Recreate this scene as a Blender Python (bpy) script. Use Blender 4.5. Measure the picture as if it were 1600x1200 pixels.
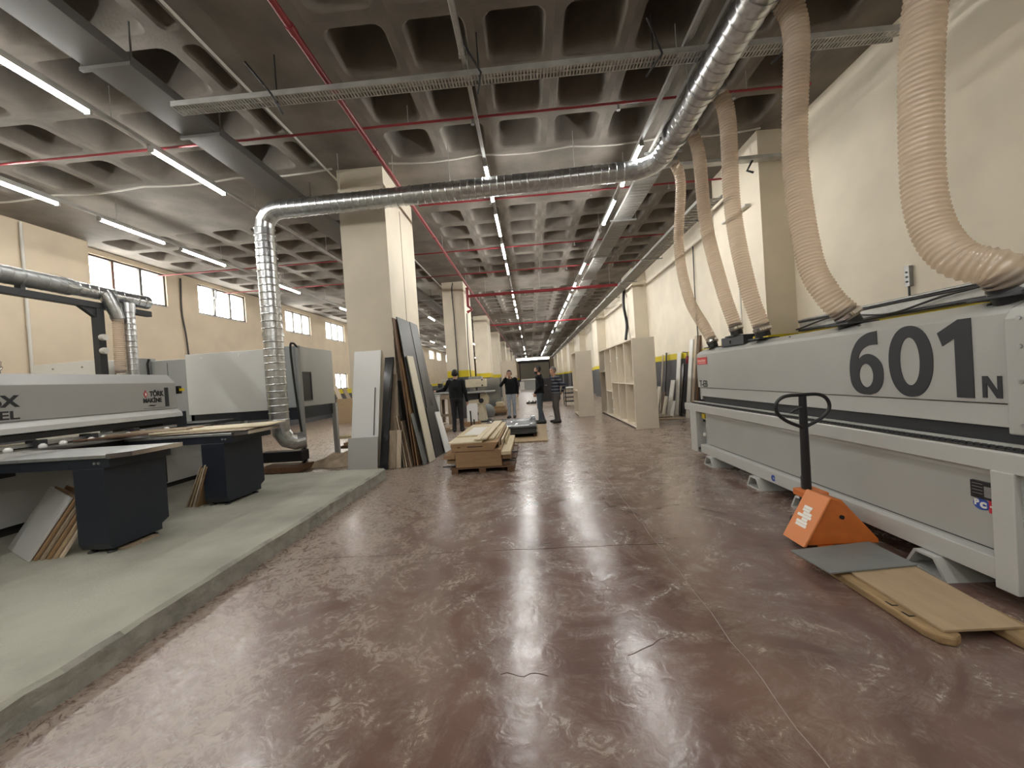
import bpy, bmesh, math, random
import numpy as np
from mathutils import Vector, Matrix
random.seed(7)
PI = math.pi
scn = bpy.context.scene
for o in list(bpy.data.objects): bpy.data.objects.remove(o)
COL = scn.collection

# ------------------------------------------------------------------ camera
H = 1.5
cam_d = bpy.data.cameras.new('camera'); cam = bpy.data.objects.new('camera', cam_d); COL.objects.link(cam)
cam_d.sensor_width = 36; cam_d.lens = 13.5; cam_d.clip_start = 0.05; cam_d.clip_end = 300
_d = Vector(((829-800)/600, -(591-600)/600, -1)).normalized()
_u = Vector((-0.065, 1, 0)); _u = (_u - _d*_u.dot(_d)).normalized()
_r = _d.cross(_u)
cam.matrix_world = Matrix.Translation((0, 0, H)) @ Matrix((_r, _d, _u)).to_4x4()
scn.camera = cam
# ------------------------------------------------------------------ sky (bright overcast) and exposure
SKY = 9.0
TUBE = 40.0
w = bpy.data.worlds.new('overcast'); scn.world = w; w.use_nodes = True
bg = w.node_tree.nodes['Background']; bg.inputs[0].default_value = (1.0, 0.965, 0.91, 1); bg.inputs[1].default_value = SKY
vs = scn.view_settings; vs.view_transform = 'Standard'; vs.look = 'None'; vs.gamma = 1; vs.use_curve_mapping = False
vs.exposure = 1.42
cy = scn.cycles; cy.max_bounces = 7; cy.diffuse_bounces = 4; cy.glossy_bounces = 3; cy.transparent_max_bounces = 10; cy.caustics_reflective = False; cy.caustics_refractive = False

# ------------------------------------------------------------------ materials
MATS = {}
def mat(name, col, rough=.5, metal=0, spec=.5, noise=0, nscale=8, bump=0, bscale=60, col2=None, coat=0, stretch=None, detail=5):
    if name in MATS: return MATS[name]
    m = bpy.data.materials.new(name); m.use_nodes = True; nt = m.node_tree; b = nt.nodes['Principled BSDF']
    b.inputs['Base Color'].default_value = (*col, 1); b.inputs['Roughness'].default_value = rough
    b.inputs['Metallic'].default_value = metal; b.inputs['Specular IOR Level'].default_value = spec
    b.inputs['Coat Weight'].default_value = coat
    tc = nt.nodes.new('ShaderNodeTexCoord'); mp = nt.nodes.new('ShaderNodeMapping')
    nt.links.new(tc.outputs['Object'], mp.inputs[0])
    if stretch: mp.inputs['Scale'].default_value = stretch
    if noise or col2:
        n = nt.nodes.new('ShaderNodeTexNoise'); n.inputs['Scale'].default_value = nscale; n.inputs['Detail'].default_value = detail
        nt.links.new(mp.outputs[0], n.inputs['Vector'])
        r = nt.nodes.new('ShaderNodeValToRGB')
        c2 = col2 or tuple(c*(1-noise) for c in col)
        r.color_ramp.elements[0].position = .35; r.color_ramp.elements[1].position = .65
        r.color_ramp.elements[0].color = (*c2, 1); r.color_ramp.elements[1].color = (*col, 1)
        nt.links.new(n.outputs[0], r.inputs[0]); nt.links.new(r.outputs[0], b.inputs['Base Color'])
    if bump:
        n2 = nt.nodes.new('ShaderNodeTexNoise'); n2.inputs['Scale'].default_value = bscale; n2.inputs['Detail'].default_value = 4
        nt.links.new(mp.outputs[0], n2.inputs['Vector'])
        bp = nt.nodes.new('ShaderNodeBump'); bp.inputs['Strength'].default_value = bump; bp.inputs['Distance'].default_value = .02
        nt.links.new(n2.outputs[0], bp.inputs['Height']); nt.links.new(bp.outputs[0], b.inputs['Normal'])
    MATS[name] = m; return m
def emit(name, col, s):
    m = bpy.data.materials.new(name); m.use_nodes = True; nt = m.node_tree; nt.nodes.clear()
    e = nt.nodes.new('ShaderNodeEmission'); e.inputs[0].default_value = (*col, 1); e.inputs[1].default_value = s
    o = nt.nodes.new('ShaderNodeOutputMaterial'); nt.links.new(e.outputs[0], o.inputs[0]); MATS[name] = m; return m
def clear_mat(name, tint, fac, rough=.05, diff=None, dfac=0):
    """thin clear sheet: transparent + glossy (+ a milky diffuse share)"""
    m = bpy.data.materials.new(name); m.use_nodes = True; nt = m.node_tree; nt.nodes.clear()
    t = nt.nodes.new('ShaderNodeBsdfTransparent'); t.inputs[0].default_value = (*tint, 1)
    g = nt.nodes.new('ShaderNodeBsdfGlossy'); g.inputs['Roughness'].default_value = rough
    mx = nt.nodes.new('ShaderNodeMixShader'); mx.inputs[0].default_value = fac
    nt.links.new(t.outputs[0], mx.inputs[1]); nt.links.new(g.outputs[0], mx.inputs[2])
    last = mx
    if diff:
        d = nt.nodes.new('ShaderNodeBsdfDiffuse'); d.inputs[0].default_value = (*diff, 1)
        tr = nt.nodes.new('ShaderNodeBsdfTranslucent'); tr.inputs[0].default_value = (*diff, 1)
        m0 = nt.nodes.new('ShaderNodeMixShader'); m0.inputs[0].default_value = .35
        nt.links.new(d.outputs[0], m0.inputs[1]); nt.links.new(tr.outputs[0], m0.inputs[2])
        m2 = nt.nodes.new('ShaderNodeMixShader'); m2.inputs[0].default_value = dfac
        nt.links.new(mx.outputs[0], m2.inputs[1]); nt.links.new(m0.outputs[0], m2.inputs[2]); last = m2
    o = nt.nodes.new('ShaderNodeOutputMaterial'); nt.links.new(last.outputs[0], o.inputs[0]); MATS[name] = m; return m

def banded_wall(name, base, z0, z1):
    """cream wall paint over a yellow painted stripe (z0..z1) over dark grey dado paint"""
    m = bpy.data.materials.new(name); m.use_nodes = True; nt = m.node_tree; b = nt.nodes['Principled BSDF']
    N = nt.nodes.new; L = nt.links.new
    g = N('ShaderNodeNewGeometry'); sp = N('ShaderNodeSeparateXYZ'); L(g.outputs['Position'], sp.inputs[0])
    n = N('ShaderNodeTexNoise'); n.inputs['Scale'].default_value = 1.3; n.inputs['Detail'].default_value = 6; L(g.outputs['Position'], n.inputs['Vector'])
    r = N('ShaderNodeValToRGB'); r.color_ramp.elements[0].color = (*[c*.90 for c in base], 1); r.color_ramp.elements[1].color = (*base, 1)
    r.color_ramp.elements[0].position = .35; r.color_ramp.elements[1].position = .62; L(n.outputs[0], r.inputs[0])
    def gt(v):
        k = N('ShaderNodeMath'); k.operation = 'GREATER_THAN'; L(sp.outputs['Z'], k.inputs[0]); k.inputs[1].default_value = v; return k
    a, c = gt(z0), gt(z1)
    m1 = N('ShaderNodeMix'); m1.data_type = 'RGBA'; L(a.outputs[0], m1.inputs[0]); m1.inputs[6].default_value = (.085, .085, .09, 1); m1.inputs[7].default_value = (.68, .55, .02, 1)
    m2 = N('ShaderNodeMix'); m2.data_type = 'RGBA'; L(c.outputs[0], m2.inputs[0]); L(m1.outputs[2], m2.inputs[6]); L(r.outputs[0], m2.inputs[7])
    L(m2.outputs[2], b.inputs['Base Color']); b.inputs['Roughness'].default_value = .6
    n2 = N('ShaderNodeTexNoise'); n2.inputs['Scale'].default_value = 70; L(g.outputs['Position'], n2.inputs['Vector'])
    bp = N('ShaderNodeBump'); bp.inputs['Strength'].default_value = .12; bp.inputs['Distance'].default_value = .01; L(n2.outputs[0], bp.inputs['Height']); L(bp.outputs[0], b.inputs['Normal'])
    MATS[name] = m; return m
CREAM = (.80, .725, .59); TAN = (.62, .52, .385)
banded_wall('wall_r', CREAM, 1.81, 2.01); banded_wall('wall_l', TAN, 1.32, 1.6); banded_wall('col_paint', CREAM, 1.74, 2.02); banded_wall('col_plain', CREAM, -3, -2)
def floor_material():
    m = bpy.data.materials.new('floor_red'); m.use_nodes = True; nt = m.node_tree; b = nt.nodes['Principled BSDF']; N = nt.nodes.new; L = nt.links.new
    g = N('ShaderNodeNewGeometry'); sp = N('ShaderNodeSeparateXYZ'); L(g.outputs['Position'], sp.inputs[0])
    def noise(s, d, dist=0, rough=.55):
        n = N('ShaderNodeTexNoise'); n.inputs['Scale'].default_value = s; n.inputs['Detail'].default_value = d; n.inputs['Distortion'].default_value = dist; n.inputs['Roughness'].default_value = rough
        L(g.outputs['Position'], n.inputs['Vector']); return n
    def ramp(src, p0, p1, c0, c1):
        r = N('ShaderNodeValToRGB'); r.color_ramp.elements[0].position = p0; r.color_ramp.elements[1].position = p1
        r.color_ramp.elements[0].color = c0; r.color_ramp.elements[1].color = c1; L(src, r.inputs[0]); return r
    def math_(op, a, bb):
        k = N('ShaderNodeMath'); k.operation = op
        for i, v in ((0, a), (1, bb)):
            if isinstance(v, (int, float)): k.inputs[i].default_value = v
            else: L(v, k.inputs[i])
        return k.outputs[0]
    red = ramp(noise(1.7, 6, 1.2).outputs[0], .3, .7, (.112, .065, .053, 1), (.178, .107, .087, 1))
    # dust: swirly swept patches, denser toward the platform and down the hall where sawdust gathers
    n1 = noise(1.3, 9, 2.6, .66).outputs[0]
    left = N('ShaderNodeMapRange'); L(sp.outputs['X'], left.inputs[0]); left.inputs[1].default_value = -.4; left.inputs[2].default_value = -2.6; left.inputs[3].default_value = 0; left.inputs[4].default_value = .24
    far = N('ShaderNodeMapRange'); L(sp.outputs['Y'], far.inputs[0]); far.inputs[1].default_value = 2.5; far.inputs[2].default_value = 12; far.inputs[3].default_value = -.07; far.inputs[4].default_value = .22
    s = math_('ADD', math_('ADD', n1, left.outputs[0]), far.outputs[0])
    dust = ramp(s, .38, .68, (0, 0, 0, 1), (1, 1, 1, 1))
    fine = ramp(noise(9, 10, 3.2, .76).outputs[0], .38, .60, (.10, .10, .10, 1), (1, 1, 1, 1))
    dm = math_('MULTIPLY', dust.outputs[0], fine.outputs[0])
    mx = N('ShaderNodeMix'); mx.data_type = 'RGBA'; L(dm, mx.inputs[0]); L(red.outputs[0], mx.inputs[6]); mx.inputs[7].default_value = (.37, .305, .25, 1)
    # pale scraped spots
    spots = ramp(noise(1.15, 3, .6).outputs[0], .69, .72, (0, 0, 0, 1), (.5, .5, .5, 1))
    mx2 = N('ShaderNodeMix'); mx2.data_type = 'RGBA'; L(spots.outputs[0], mx2.inputs[0]); L(mx.outputs[2], mx2.inputs[6]); mx2.inputs[7].default_value = (.34, .30, .26, 1)
    L(mx2.outputs[2], b.inputs['Base Color'])
    rr = N('ShaderNodeMapRange'); L(dm, rr.inputs[0]); rr.inputs[3].default_value = .17; rr.inputs[4].default_value = .42; L(rr.outputs[0], b.inputs['Roughness'])
    b.inputs['Specular IOR Level'].default_value = 1.0
    bp = N('ShaderNodeBump'); bp.inputs['Strength'].default_value = .10; bp.inputs['Distance'].default_value = .02
    L(noise(11, 6, 1).outputs[0], bp.inputs['Height']); L(bp.outputs[0], b.inputs['Normal'])
    MATS['floor_red'] = m
floor_material()
mat('ceil', (.235, .21, .18), .85, noise=.35, nscale=1.6, bump=.25, bscale=25, detail=8)
mat('slab', (.40, .395, .33), .8, noise=.30, nscale=1.4, bump=.35, bscale=55, detail=10)
mat('slab_edge', (.34, .33, .29), .9, noise=.35, nscale=7, bump=.6, bscale=22, detail=8)
mat('crack', (.30, .235, .205), .8); mat('foot_zinc', (.58, .59, .57), .4, .3); mat('bed_dark', (.10, .10, .10), .35, .4); mat('joint', (.085, .055, .047), .8)
mat('galv', (.62, .64, .66), .28, 1, noise=.25, nscale=14); mat('galv_dull', (.42, .43, .43), .45, .8, noise=.2, nscale=10)
mat('tray_dark', (.27, .265, .25), .55, .3); mat('trunk', (.12, .115, .108), .5, .3); mat('tray', (.52, .52, .50), .5, .55, noise=.2, nscale=6); mat('red_pipe', (.27, .03, .038), .38)
mat('white_pvc', (.62, .60, .55), .5); mat('black', (.012, .012, .014), .45); mat('black_rub', (.02, .02, .02), .7)
mat('mach', (.42, .425, .405), .35, noise=.04, nscale=3, spec=.45); mat('mach_light', (.48, .485, .465), .35)
mat('mach_panel', (.41, .415, .395), .42, noise=.05, nscale=2); mat('mach_tex', (.44, .445, .45), .55, bump=.2, bscale=160)
mat('saw_grey', (.42, .425, .42), .4); mat('saw_light', (.55, .555, .55), .4); mat('dark_grey', (.035, .038, .042), .5); mat('ink', (.022, .024, .028), .55); mat('navy', (.012, .017, .027), .42, bump=.05, bscale=200)
mat('chrome', (.75, .75, .75), .15, 1); mat('steel', (.50, .51, .52), .32, .9); mat('brown_strip', (.10, .045, .035), .4)
mat('grey_cab', (.40, .42, .42), .4, noise=.05, nscale=2); mat('white_cab', (.74, .75, .735), .35, noise=.04, nscale=2); mat('off_white', (.84, .83, .79), .35)
mat('orange', (.62, .17, .035), .42, noise=.15, nscale=9); mat('orange_l', (.70, .24, .08), .45)
mat('mdf', (.42, .31, .19), .7, noise=.12, nscale=14, stretch=(1, .25, 1)); mat('mdf_edge', (.30, .185, .095), .75, noise=.2, nscale=10)
mat('grey_sheet', (.20, .21, .205), .5, noise=.1); mat('skid', (.36, .24, .12), .7, noise=.35, nscale=7, stretch=(3, .5, 3))
mat('ply', (.66, .55, .36), .6, noise=.15, nscale=8, stretch=(4, .4, 4)); mat('ply2', (.72, .63, .45), .55, noise=.1, nscale=6, stretch=(4, .4, 4))
mat('box_board', (.36, .225, .12), .75, noise=.15, nscale=6, stretch=(.6, 1, 4)); mat('walnut', (.16, .085, .045), .6, noise=.3, nscale=7, stretch=(5, 5, .5))
mat('oak', (.36, .285, .205), .6, noise=.25, nscale=8, stretch=(6, 6, .4)); mat('anthracite', (.042, .043, .045), .38, noise=.1, nscale=3)
mat('black_gloss', (.02, .02, .022), .12); mat('white_lac', (.88, .89, .89), .18); mat('cream_board', (.70, .655, .53), .5)
mat('book', (.74, .67, .56), .55, noise=.05, nscale=3); mat('pale_wood', (.60, .50, .38), .6, noise=.2, nscale=6, stretch=(5, 5, .4))
mat('sack', (.48, .38, .28), .85, noise=.3, nscale=6, bump=.5, bscale=12); mat('red_sign', (.62, .05, .04), .5); mat('blue', (.03, .09, .42), .5); mat('sticker_red', (.5, .03, .05), .5)
mat('pale_pink', (.75, .38, .33), .5); mat('yellow', (.75, .56, .02), .5); mat('beige_m', (.66, .60, .45), .5, noise=.08); mat('shutter', (.52, .50, .43), .6); mat('green_m', (.10, .2, .12), .5)
mat('frame_dark', (.05, .045, .04), .5); mat('frame_brown', (.16, .08, .055), .5); mat('frame_light', (.5, .45, .42), .5)
mat('skin', (.47, .27, .19), .5); mat('hair', (.012, .010, .009), .6); mat('hair_grey', (.10, .095, .09), .6); mat('jacket', (.007, .007, .009), .8, spec=.2)
mat('vest', (.010, .012, .0135), .8, spec=.2); mat('jean_l', (.42, .48, .57), .8, noise=.2, nscale=14); mat('jean_d', (.075, .095, .12), .8, noise=.2, nscale=14); mat('trouser', (.105, .095, .09), .8, noise=.2, nscale=9)
mat('black_cloth', (.010, .010, .013), .8); mat('shoe', (.012, .011, .010), .5); mat('maroon', (.04, .014, .018), .7)
clear_mat('pane', (.96, .97, .97), .06); clear_mat('hose_film', (.95, .89, .82), .12, .22, (.78, .655, .54), .38)
clear_mat('wrap', (.85, .88, .9), .35, .18); emit('tube_on', (1.0, .985, .94), TUBE)
mat('tube_off', (.5, .5, .5), .3)
def stripes():
    m = bpy.data.materials.new('striped_knit'); m.use_nodes = True; nt = m.node_tree; b = nt.nodes['Principled BSDF']
    tc = nt.nodes.new('ShaderNodeTexCoord'); wv = nt.nodes.new('ShaderNodeTexWave'); wv.bands_direction = 'Z'; wv.inputs['Scale'].default_value = 3.1; wv.inputs['Distortion'].default_value = .6
    r = nt.nodes.new('ShaderNodeValToRGB'); r.color_ramp.interpolation = 'CONSTANT'; r.color_ramp.elements[0].color = (.014, .018, .04, 1); r.color_ramp.elements[1].color = (.15, .155, .17, 1); r.color_ramp.elements[1].position = .6
    nt.links.new(tc.outputs['Object'], wv.inputs[0]); nt.links.new(wv.outputs[0], r.inputs[0]); nt.links.new(r.outputs[0], b.inputs['Base Color']); b.inputs['Roughness'].default_value = .85
    MATS['striped_knit'] = m
stripes()

# ------------------------------------------------------------------ mesh helpers (all coordinates in world metres)
class MB:
    def __init__(s): s.v = []; s.f = []; s.sm = []
    def add(s, vs, fs, smooth=False):
        o = len(s.v); s.v += [tuple(p) for p in vs]; s.f += [tuple(i+o for i in f) for f in fs]; s.sm += [smooth]*len(fs); return s
    def box(s, x0, x1, y0, y1, z0, z1, M=None):
        p = [(x, y, z) for z in (z0, z1) for y in (y0, y1) for x in (x0, x1)]
        if M is not None: p = [tuple(M @ Vector(q)) for q in p]
        return s.add(p, [(0, 2, 3, 1), (4, 5, 7, 6), (0, 1, 5, 4), (2, 6, 7, 3), (0, 4, 6, 2), (1, 3, 7, 5)])
    def prism(s, poly, a, b, axis='y', M=None):
        """poly in the two other axes (xz for y, yz for x, xy for z), extruded a..b"""
        def P(u, v, t): return {'y': (u, t, v), 'x': (t, u, v), 'z': (u, v, t)}[axis]
        n = len(poly); p = [P(u, v, a) for u, v in poly]+[P(u, v, b) for u, v in poly]
        if M is not None: p = [tuple(M @ Vector(q)) for q in p]
        return s.add(p, [tuple(range(n)), tuple(range(2*n-1, n-1, -1))]+[(i, i+n, (i+1) % n+n, (i+1) % n) for i in range(n)])
    def tube(s, pts, r, seg=12, caps=True, smooth=True):
        pts = [Vector(p) for p in pts]; n = len(pts); rs = r if isinstance(r, (list, tuple)) else [r]*n
        t0 = (pts[1]-pts[0]).normalized(); up = Vector((0, 0, 1)) if abs(t0.z) < .9 else Vector((1, 0, 0))
        u = t0.cross(up).normalized(); vs = []; prev = t0
        for i, p in enumerate(pts):
            t = ((pts[min(i+1, n-1)]-pts[i]).normalized()+(pts[i]-pts[max(i-1, 0)]).normalized())
            t = t.normalized() if t.length > 1e-6 else prev
            u = (u-t*u.dot(t)).normalized(); w_ = t.cross(u); prev = t
            for k in range(seg):
                a = 2*PI*k/seg; vs.append(p+(u*math.cos(a)+w_*math.sin(a))*rs[i])
        fs = [(i*seg+k, i*seg+(k+1) % seg, (i+1)*seg+(k+1) % seg, (i+1)*seg+k) for i in range(n-1) for k in range(seg)]
        s.add(vs, fs, smooth)
        if caps: s.add(vs[:seg], [tuple(range(seg-1, -1, -1))]); s.add(vs[-seg:], [tuple(range(seg))])
        return s
    def lathe(s, prof, c, axis='z', seg=20):
        """prof: list of (radius, height)"""
        vs = []
        for r, h in prof:
            for k in range(seg):
                a = 2*PI*k/seg; q = (r*math.cos(a), r*math.sin(a))
                vs.append({'z': (c[0]+q[0], c[1]+q[1], c[2]+h), 'x': (c[0]+h, c[1]+q[0], c[2]+q[1]), 'y': (c[0]+q[0], c[1]+h, c[2]+q[1])}[axis])
        n = len(prof); fs = [(i*seg+k, i*seg+(k+1) % seg, (i+1)*seg+(k+1) % seg, (i+1)*seg+k) for i in range(n-1) for k in range(seg)]
        s.add(vs, fs, True); s.add(vs[:seg], [tuple(range(seg-1, -1, -1))]); s.add(vs[-seg:], [tuple(range(seg))]); return s
    def mesh(s, name):
        me = bpy.data.meshes.new(name); me.from_pydata(s.v, [], s.f); me.polygons.foreach_set('use_smooth', s.sm); me.update()
        bm = bmesh.new(); bm.from_mesh(me); bmesh.ops.recalc_face_normals(bm, faces=bm.faces); bm.to_mesh(me); bm.free(); return me
    def build(s, name, m, parent=None, bevel=0):
        o = link(name, s.mesh(name), m, parent)
        if bevel:
            b = o.modifiers.new('bevel', 'BEVEL'); b.width = bevel; b.segments = 2; b.limit_method = 'ANGLE'; b.angle_limit = .6
        return o
def wmat(o):
    M = o.matrix_parent_inverse @ o.matrix_basis
    return wmat(o.parent) @ M if o.parent else o.matrix_basis.copy()
def setpar(o, parent):
    o.parent = parent; o.matrix_parent_inverse = wmat(parent).inverted()
def link(name, me, m, parent=None):
    o = bpy.data.objects.new(name, me); COL.objects.link(o)
    if m and not me.materials: me.materials.append(MATS[m] if isinstance(m, str) else m)
    if parent: setpar(o, parent)
    return o
def tag(o, label, cat, group=None, kind=None):
    o['label'] = label; o['category'] = cat
    if group: o['group'] = group
    if kind: o['kind'] = kind
    return o
def thing(name, loc, label, cat, group=None, kind=None):
    o = bpy.data.objects.new(name, None); COL.objects.link(o); o.location = loc; o.empty_display_size = .1
    return tag(o, label, cat, group, kind)
def dup(o, delta=(0, 0, 0), parent=None, label=None):
    c = o.copy(); COL.objects.link(c)
    if parent is None: c.location = o.location+Vector(delta)
    else: c.parent = parent
    if label: c['label'] = label
    for ch in list(o.children): dup(ch, parent=c)
    return c
def box(name, m, parent, *a, bevel=0, M=None): return MB().box(*a, M=M).build(name, m, parent, bevel)
def single(name, m, label, cat, mb, group=None, bevel=0, kind=None): return tag(mb.build(name, m, None, bevel), label, cat, group, kind)
def arc(c, r, a0, a1, n, plane):
    out = []
    for i in range(n+1):
        a = a0+(a1-a0)*i/n; u, v = r*math.cos(a), r*math.sin(a)
        out.append({'xz': (c[0]+u, c[1], c[2]+v), 'yz': (c[0], c[1]+u, c[2]+v), 'xy': (c[0]+u, c[1]+v, c[2])}[plane])
    return out
def bez(P, n):
    """Catmull-Rom through the points"""
    P = [Vector(p) for p in P]; Q = [P[0]*2-P[1]]+P+[P[-1]*2-P[-2]]; out = []
    for i in range(1, len(Q)-2):
        for k in range(n):
            t = k/n; a, b, c, d = Q[i-1], Q[i], Q[i+1], Q[i+2]
            out.append(.5*((2*b)+(c-a)*t+(2*a-5*b+4*c-d)*t*t+(3*b-a-3*c+d)*t**3))
    out.append(P[-1]); return out
def text(body, size, m, parent, origin, right, up, name='lettering', extrude=.0015, offset=0, sx=1, align='LEFT'):
    cu = bpy.data.curves.new(name, 'FONT'); cu.body = body; cu.size = size; cu.extrude = extrude; cu.offset = offset; cu.align_x = align; cu.resolution_u = 4
    o = bpy.data.objects.new('t', cu); COL.objects.link(o); dg = bpy.context.evaluated_depsgraph_get()
    me = bpy.data.meshes.new_from_object(o.evaluated_get(dg)); bpy.data.objects.remove(o)
    R = Vector(right).normalized(); U = Vector(up).normalized(); Nn = R.cross(U)
    M = Matrix((R*sx, U, Nn)).transposed().to_4x4(); M.translation = Vector(origin); me.transform(M); me.materials.clear()
    return link(name, me, m, parent)

# ================================================================== STRUCTURE
YN, YF, XL, XR, CZ = -7.0, 77.3, -11.5, 4.95, 5.75
BAY = 8.75; B0 = 7.2; BW = 2.15      # transverse solid bands: B0+k*BAY .. +BW
fl = single('floor', 'floor_red', 'red-brown polished concrete floor with dusty swept patches', 'floor', MB().box(XL-.3, XR+.3, YN, YF, -.2, 0), kind='structure')
def strip(pts, w_, z=.0015):
    pts = [Vector((x, y, z)) for x, y in pts]; mb = MB(); vs = []
    for i, p in enumerate(pts):
        t = (pts[min(i+1, len(pts)-1)]-pts[max(i-1, 0)]).normalized(); n = Vector((-t.y, t.x, 0))*w_*(.5+random.random()*.6)
        vs += [p+n, p-n, p+n*1+Vector((0, 0, -.004)), p-n+Vector((0, 0, -.004))]
    k = len(pts); fs = [(4*i, 4*i+1, 4*i+5, 4*i+4) for i in range(k-1)]+[(4*i, 4*i+4, 4*i+6, 4*i+2) for i in range(k-1)]+[(4*i+1, 4*i+3, 4*i+7, 4*i+5) for i in range(k-1)]
    return mb.add(vs, fs)
strip([(1.0+.006*math.sin(i*1.7)+random.uniform(-.006, .006), .3+i*.13) for i in range(48)], .003).build('floor_crack', 'crack', fl)
strip([(-2.3+i*.16, 3.36+.008*math.sin(i*2.1)) for i in range(22)], .0022).build('floor_joint', 'joint', fl)
strip([(-.25+i*.03, 1.93+.012*math.sin(i*1.3)+random.uniform(-.006, .006)) for i in range(9)], .0022).build('floor_crack', 'joint', fl)
strip([(.42+i*.03, 2.04+i*.016+random.uniform(-.008, .008)) for i in range(9)], .0025).build('floor_crack', 'joint', fl)
strip([(.26+.018*math.sin(i*.45), 1.42-i*.022) for i in range(11)], .0025).build('floor_scratch', 'crack', fl)
strip([(.30+i*.012, 2.95-i*.03) for i in range(6)], .004).build('floor_scratch', 'crack', fl)

# raised concrete platform on the left, with a rough broken kerb edge
pm = MB(); n = 90; ys = [YN+(6.28-YN)*i/n for i in range(n+1)]
prof = [(-2.5-random.uniform(0, .022), .155+random.uniform(-.006, .004)) for _ in ys]
vs = []; fs = []
for i, y in enumerate(ys):
    xe, ze = prof[i]
    vs += [(XL, y, .16), (-2.6, y, .16), (xe-.03, y, .16), (xe, y, ze-.015), (xe+random.uniform(-.006, .012), y, .07), (xe+.012, y, -.01)]
for i in range(n):
    for j in range(5): a = i*6+j; fs.append((a, a+1, a+7, a+6))
pm.add(vs, fs); e = n*6; pm.add([vs[e+j] for j in range(6)]+[(XL, 6.28, -.01)], [(0, 1, 2, 3, 4, 5, 6)])
pl = single('platform', 'slab', 'raised grey concrete platform with a rough kerb edge', 'platform', pm, kind='structure')
pl.data.materials.append(MATS['slab_edge'])
for p in pl.data.polygons:
    if abs(p.normal.z) < .8: p.material_index = 1

# walls
def holed_wall(name, m, x0, x1, y0, y1, z0, z1, holes, axis, label):
    """wall slab whose openings (a0,a1,z0,z1 along the axis) are really open"""
    A = sorted({y0 if axis == 'y' else x0, y1 if axis == 'y' else x1}|{v for h in holes for v in h[:2]}); Z = sorted({z0, z1}|{v for h in holes for v in h[2:]})
    mb = MB()
    for a, b in zip(A, A[1:]):
        for c, d in zip(Z, Z[1:]):
            if any(h[0] <= (a+b)/2 <= h[1] and h[2] <= (c+d)/2 <= h[3] for h in holes): continue
            if axis == 'y': mb.box(x0, x1, a, b, c, d)
            else: mb.box(a, b, y0, y1, c, d)
    return single(name, m, label, 'wall', mb, kind='structure')
WIN = [(9.55, 11.87, 4.55, 5.6), (13.05, 15.3, 4.55, 5.6), (17.87, 19.97, 4.52, 5.56), (21.5, 23.7, 4.52, 5.55)]
WIN += [(a, a+2.1, 4.52, 5.55) for k in range(1, 6) for a in (17.87+BAY*k, 21.5+BAY*k)]
LOWW = [(22.2, 23.68, 1.62, 2.55)]
holed_wall('wall_left', 'wall_l', XL-.3, XL, YN, YF, 0, 6.7, WIN+LOWW, 'y', 'cream wall with high strip windows and grey dado, on the left')
single('wall_left_return', 'wall_l', 'thicker cream wall section nearest the camera on the left', 'wall', MB().box(XL, -11.12, YN, 9.38, 0, CZ), kind='structure')
single('wall_right', 'wall_r', 'long cream wall with yellow stripe above dark grey dado, on the right', 'wall', MB().box(XR, XR+.3, YN, YF, 0, 6.7), kind='structure')
single('wall_near', 'wall_r', 'cream end wall behind the camera', 'wall', MB().box(XL, XR, YN-.3, YN, 0, 6.7), kind='structure')
wf = holed_wall('wall_far', 'wall_l', XL-.3, XR+.3, YF, YF+.3, 0, 6.7, [(-2.6, 3.95, 5.1, 5.62), (-2.0, 3.9, 0, 4.56)], 'x', 'far end wall around the roller shutter')
def window(i, y0, y1, z0, z1, nm=2, dark='frame_dark'):
    t = thing('window_%d' % i, (XL, y0, z0), 'strip window %d along the left wall counted from the camera' % i if i <= 4 else 'high strip window far down the left wall', 'window', 'left wall windows', 'structure')
    if i == 5: t['label'] = 'small low window above the yellow stripe of the left wall'
    x = XL-.12; f = .05
    MB().box(x, x+.07, y0, y1, z0, z0+f).box(x, x+.07, y0, y1, z1-f, z1).box(x, x+.07, y0, y0+f, z0, z1).box(x, x+.07, y1-f, y1, z0, z1).build('window_frame', dark, t)
    for k in range(nm):
        yy = y0+(y1-y0)*(k+1)/(nm+1); box('mullion', 'frame_brown' if (i == 1 and k == 0) else dark, t, x, x+.07, yy-.035, yy+.035, z0+f, z1-f)
    for k in range(nm+1):
        a = y0+(y1-y0)*k/(nm+1); b = y0+(y1-y0)*(k+1)/(nm+1)
        if i == 2 and k == 0:   # bottom-hung casement tilted ajar
            M = Matrix.Translation((x+.05, 0, z0+.05)) @ Matrix.Rotation(.16, 4, 'Y')
            box('pane', 'pane', t, 0, .008, a+.05, b-.04, 0, z1-z0-.1, M=M)
            MB().box(-.01, .03, b-.06, b-.03, 0, z1-z0-.08, M=M).box(-.01, .03, a+.03, b-.03, z1-z0-.12, z1-z0-.08, M=M).build('casement', dark, t)
        else: box('pane', 'pane', t, x+.03, x+.038, a+.03, b-.03, z0+f, z1-f)
    MB().box(XL-.3, XL+.02, y0-.02, y1+.02, z0-.03, z0).build('window_sill', 'frame_light', t)
for i, wv in enumerate(WIN[:4]): window(i+1, *wv)
window(5, *LOWW[0], nm=1)
for i, wv in enumerate(WIN[4:]): window(i+6, *wv)
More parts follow.
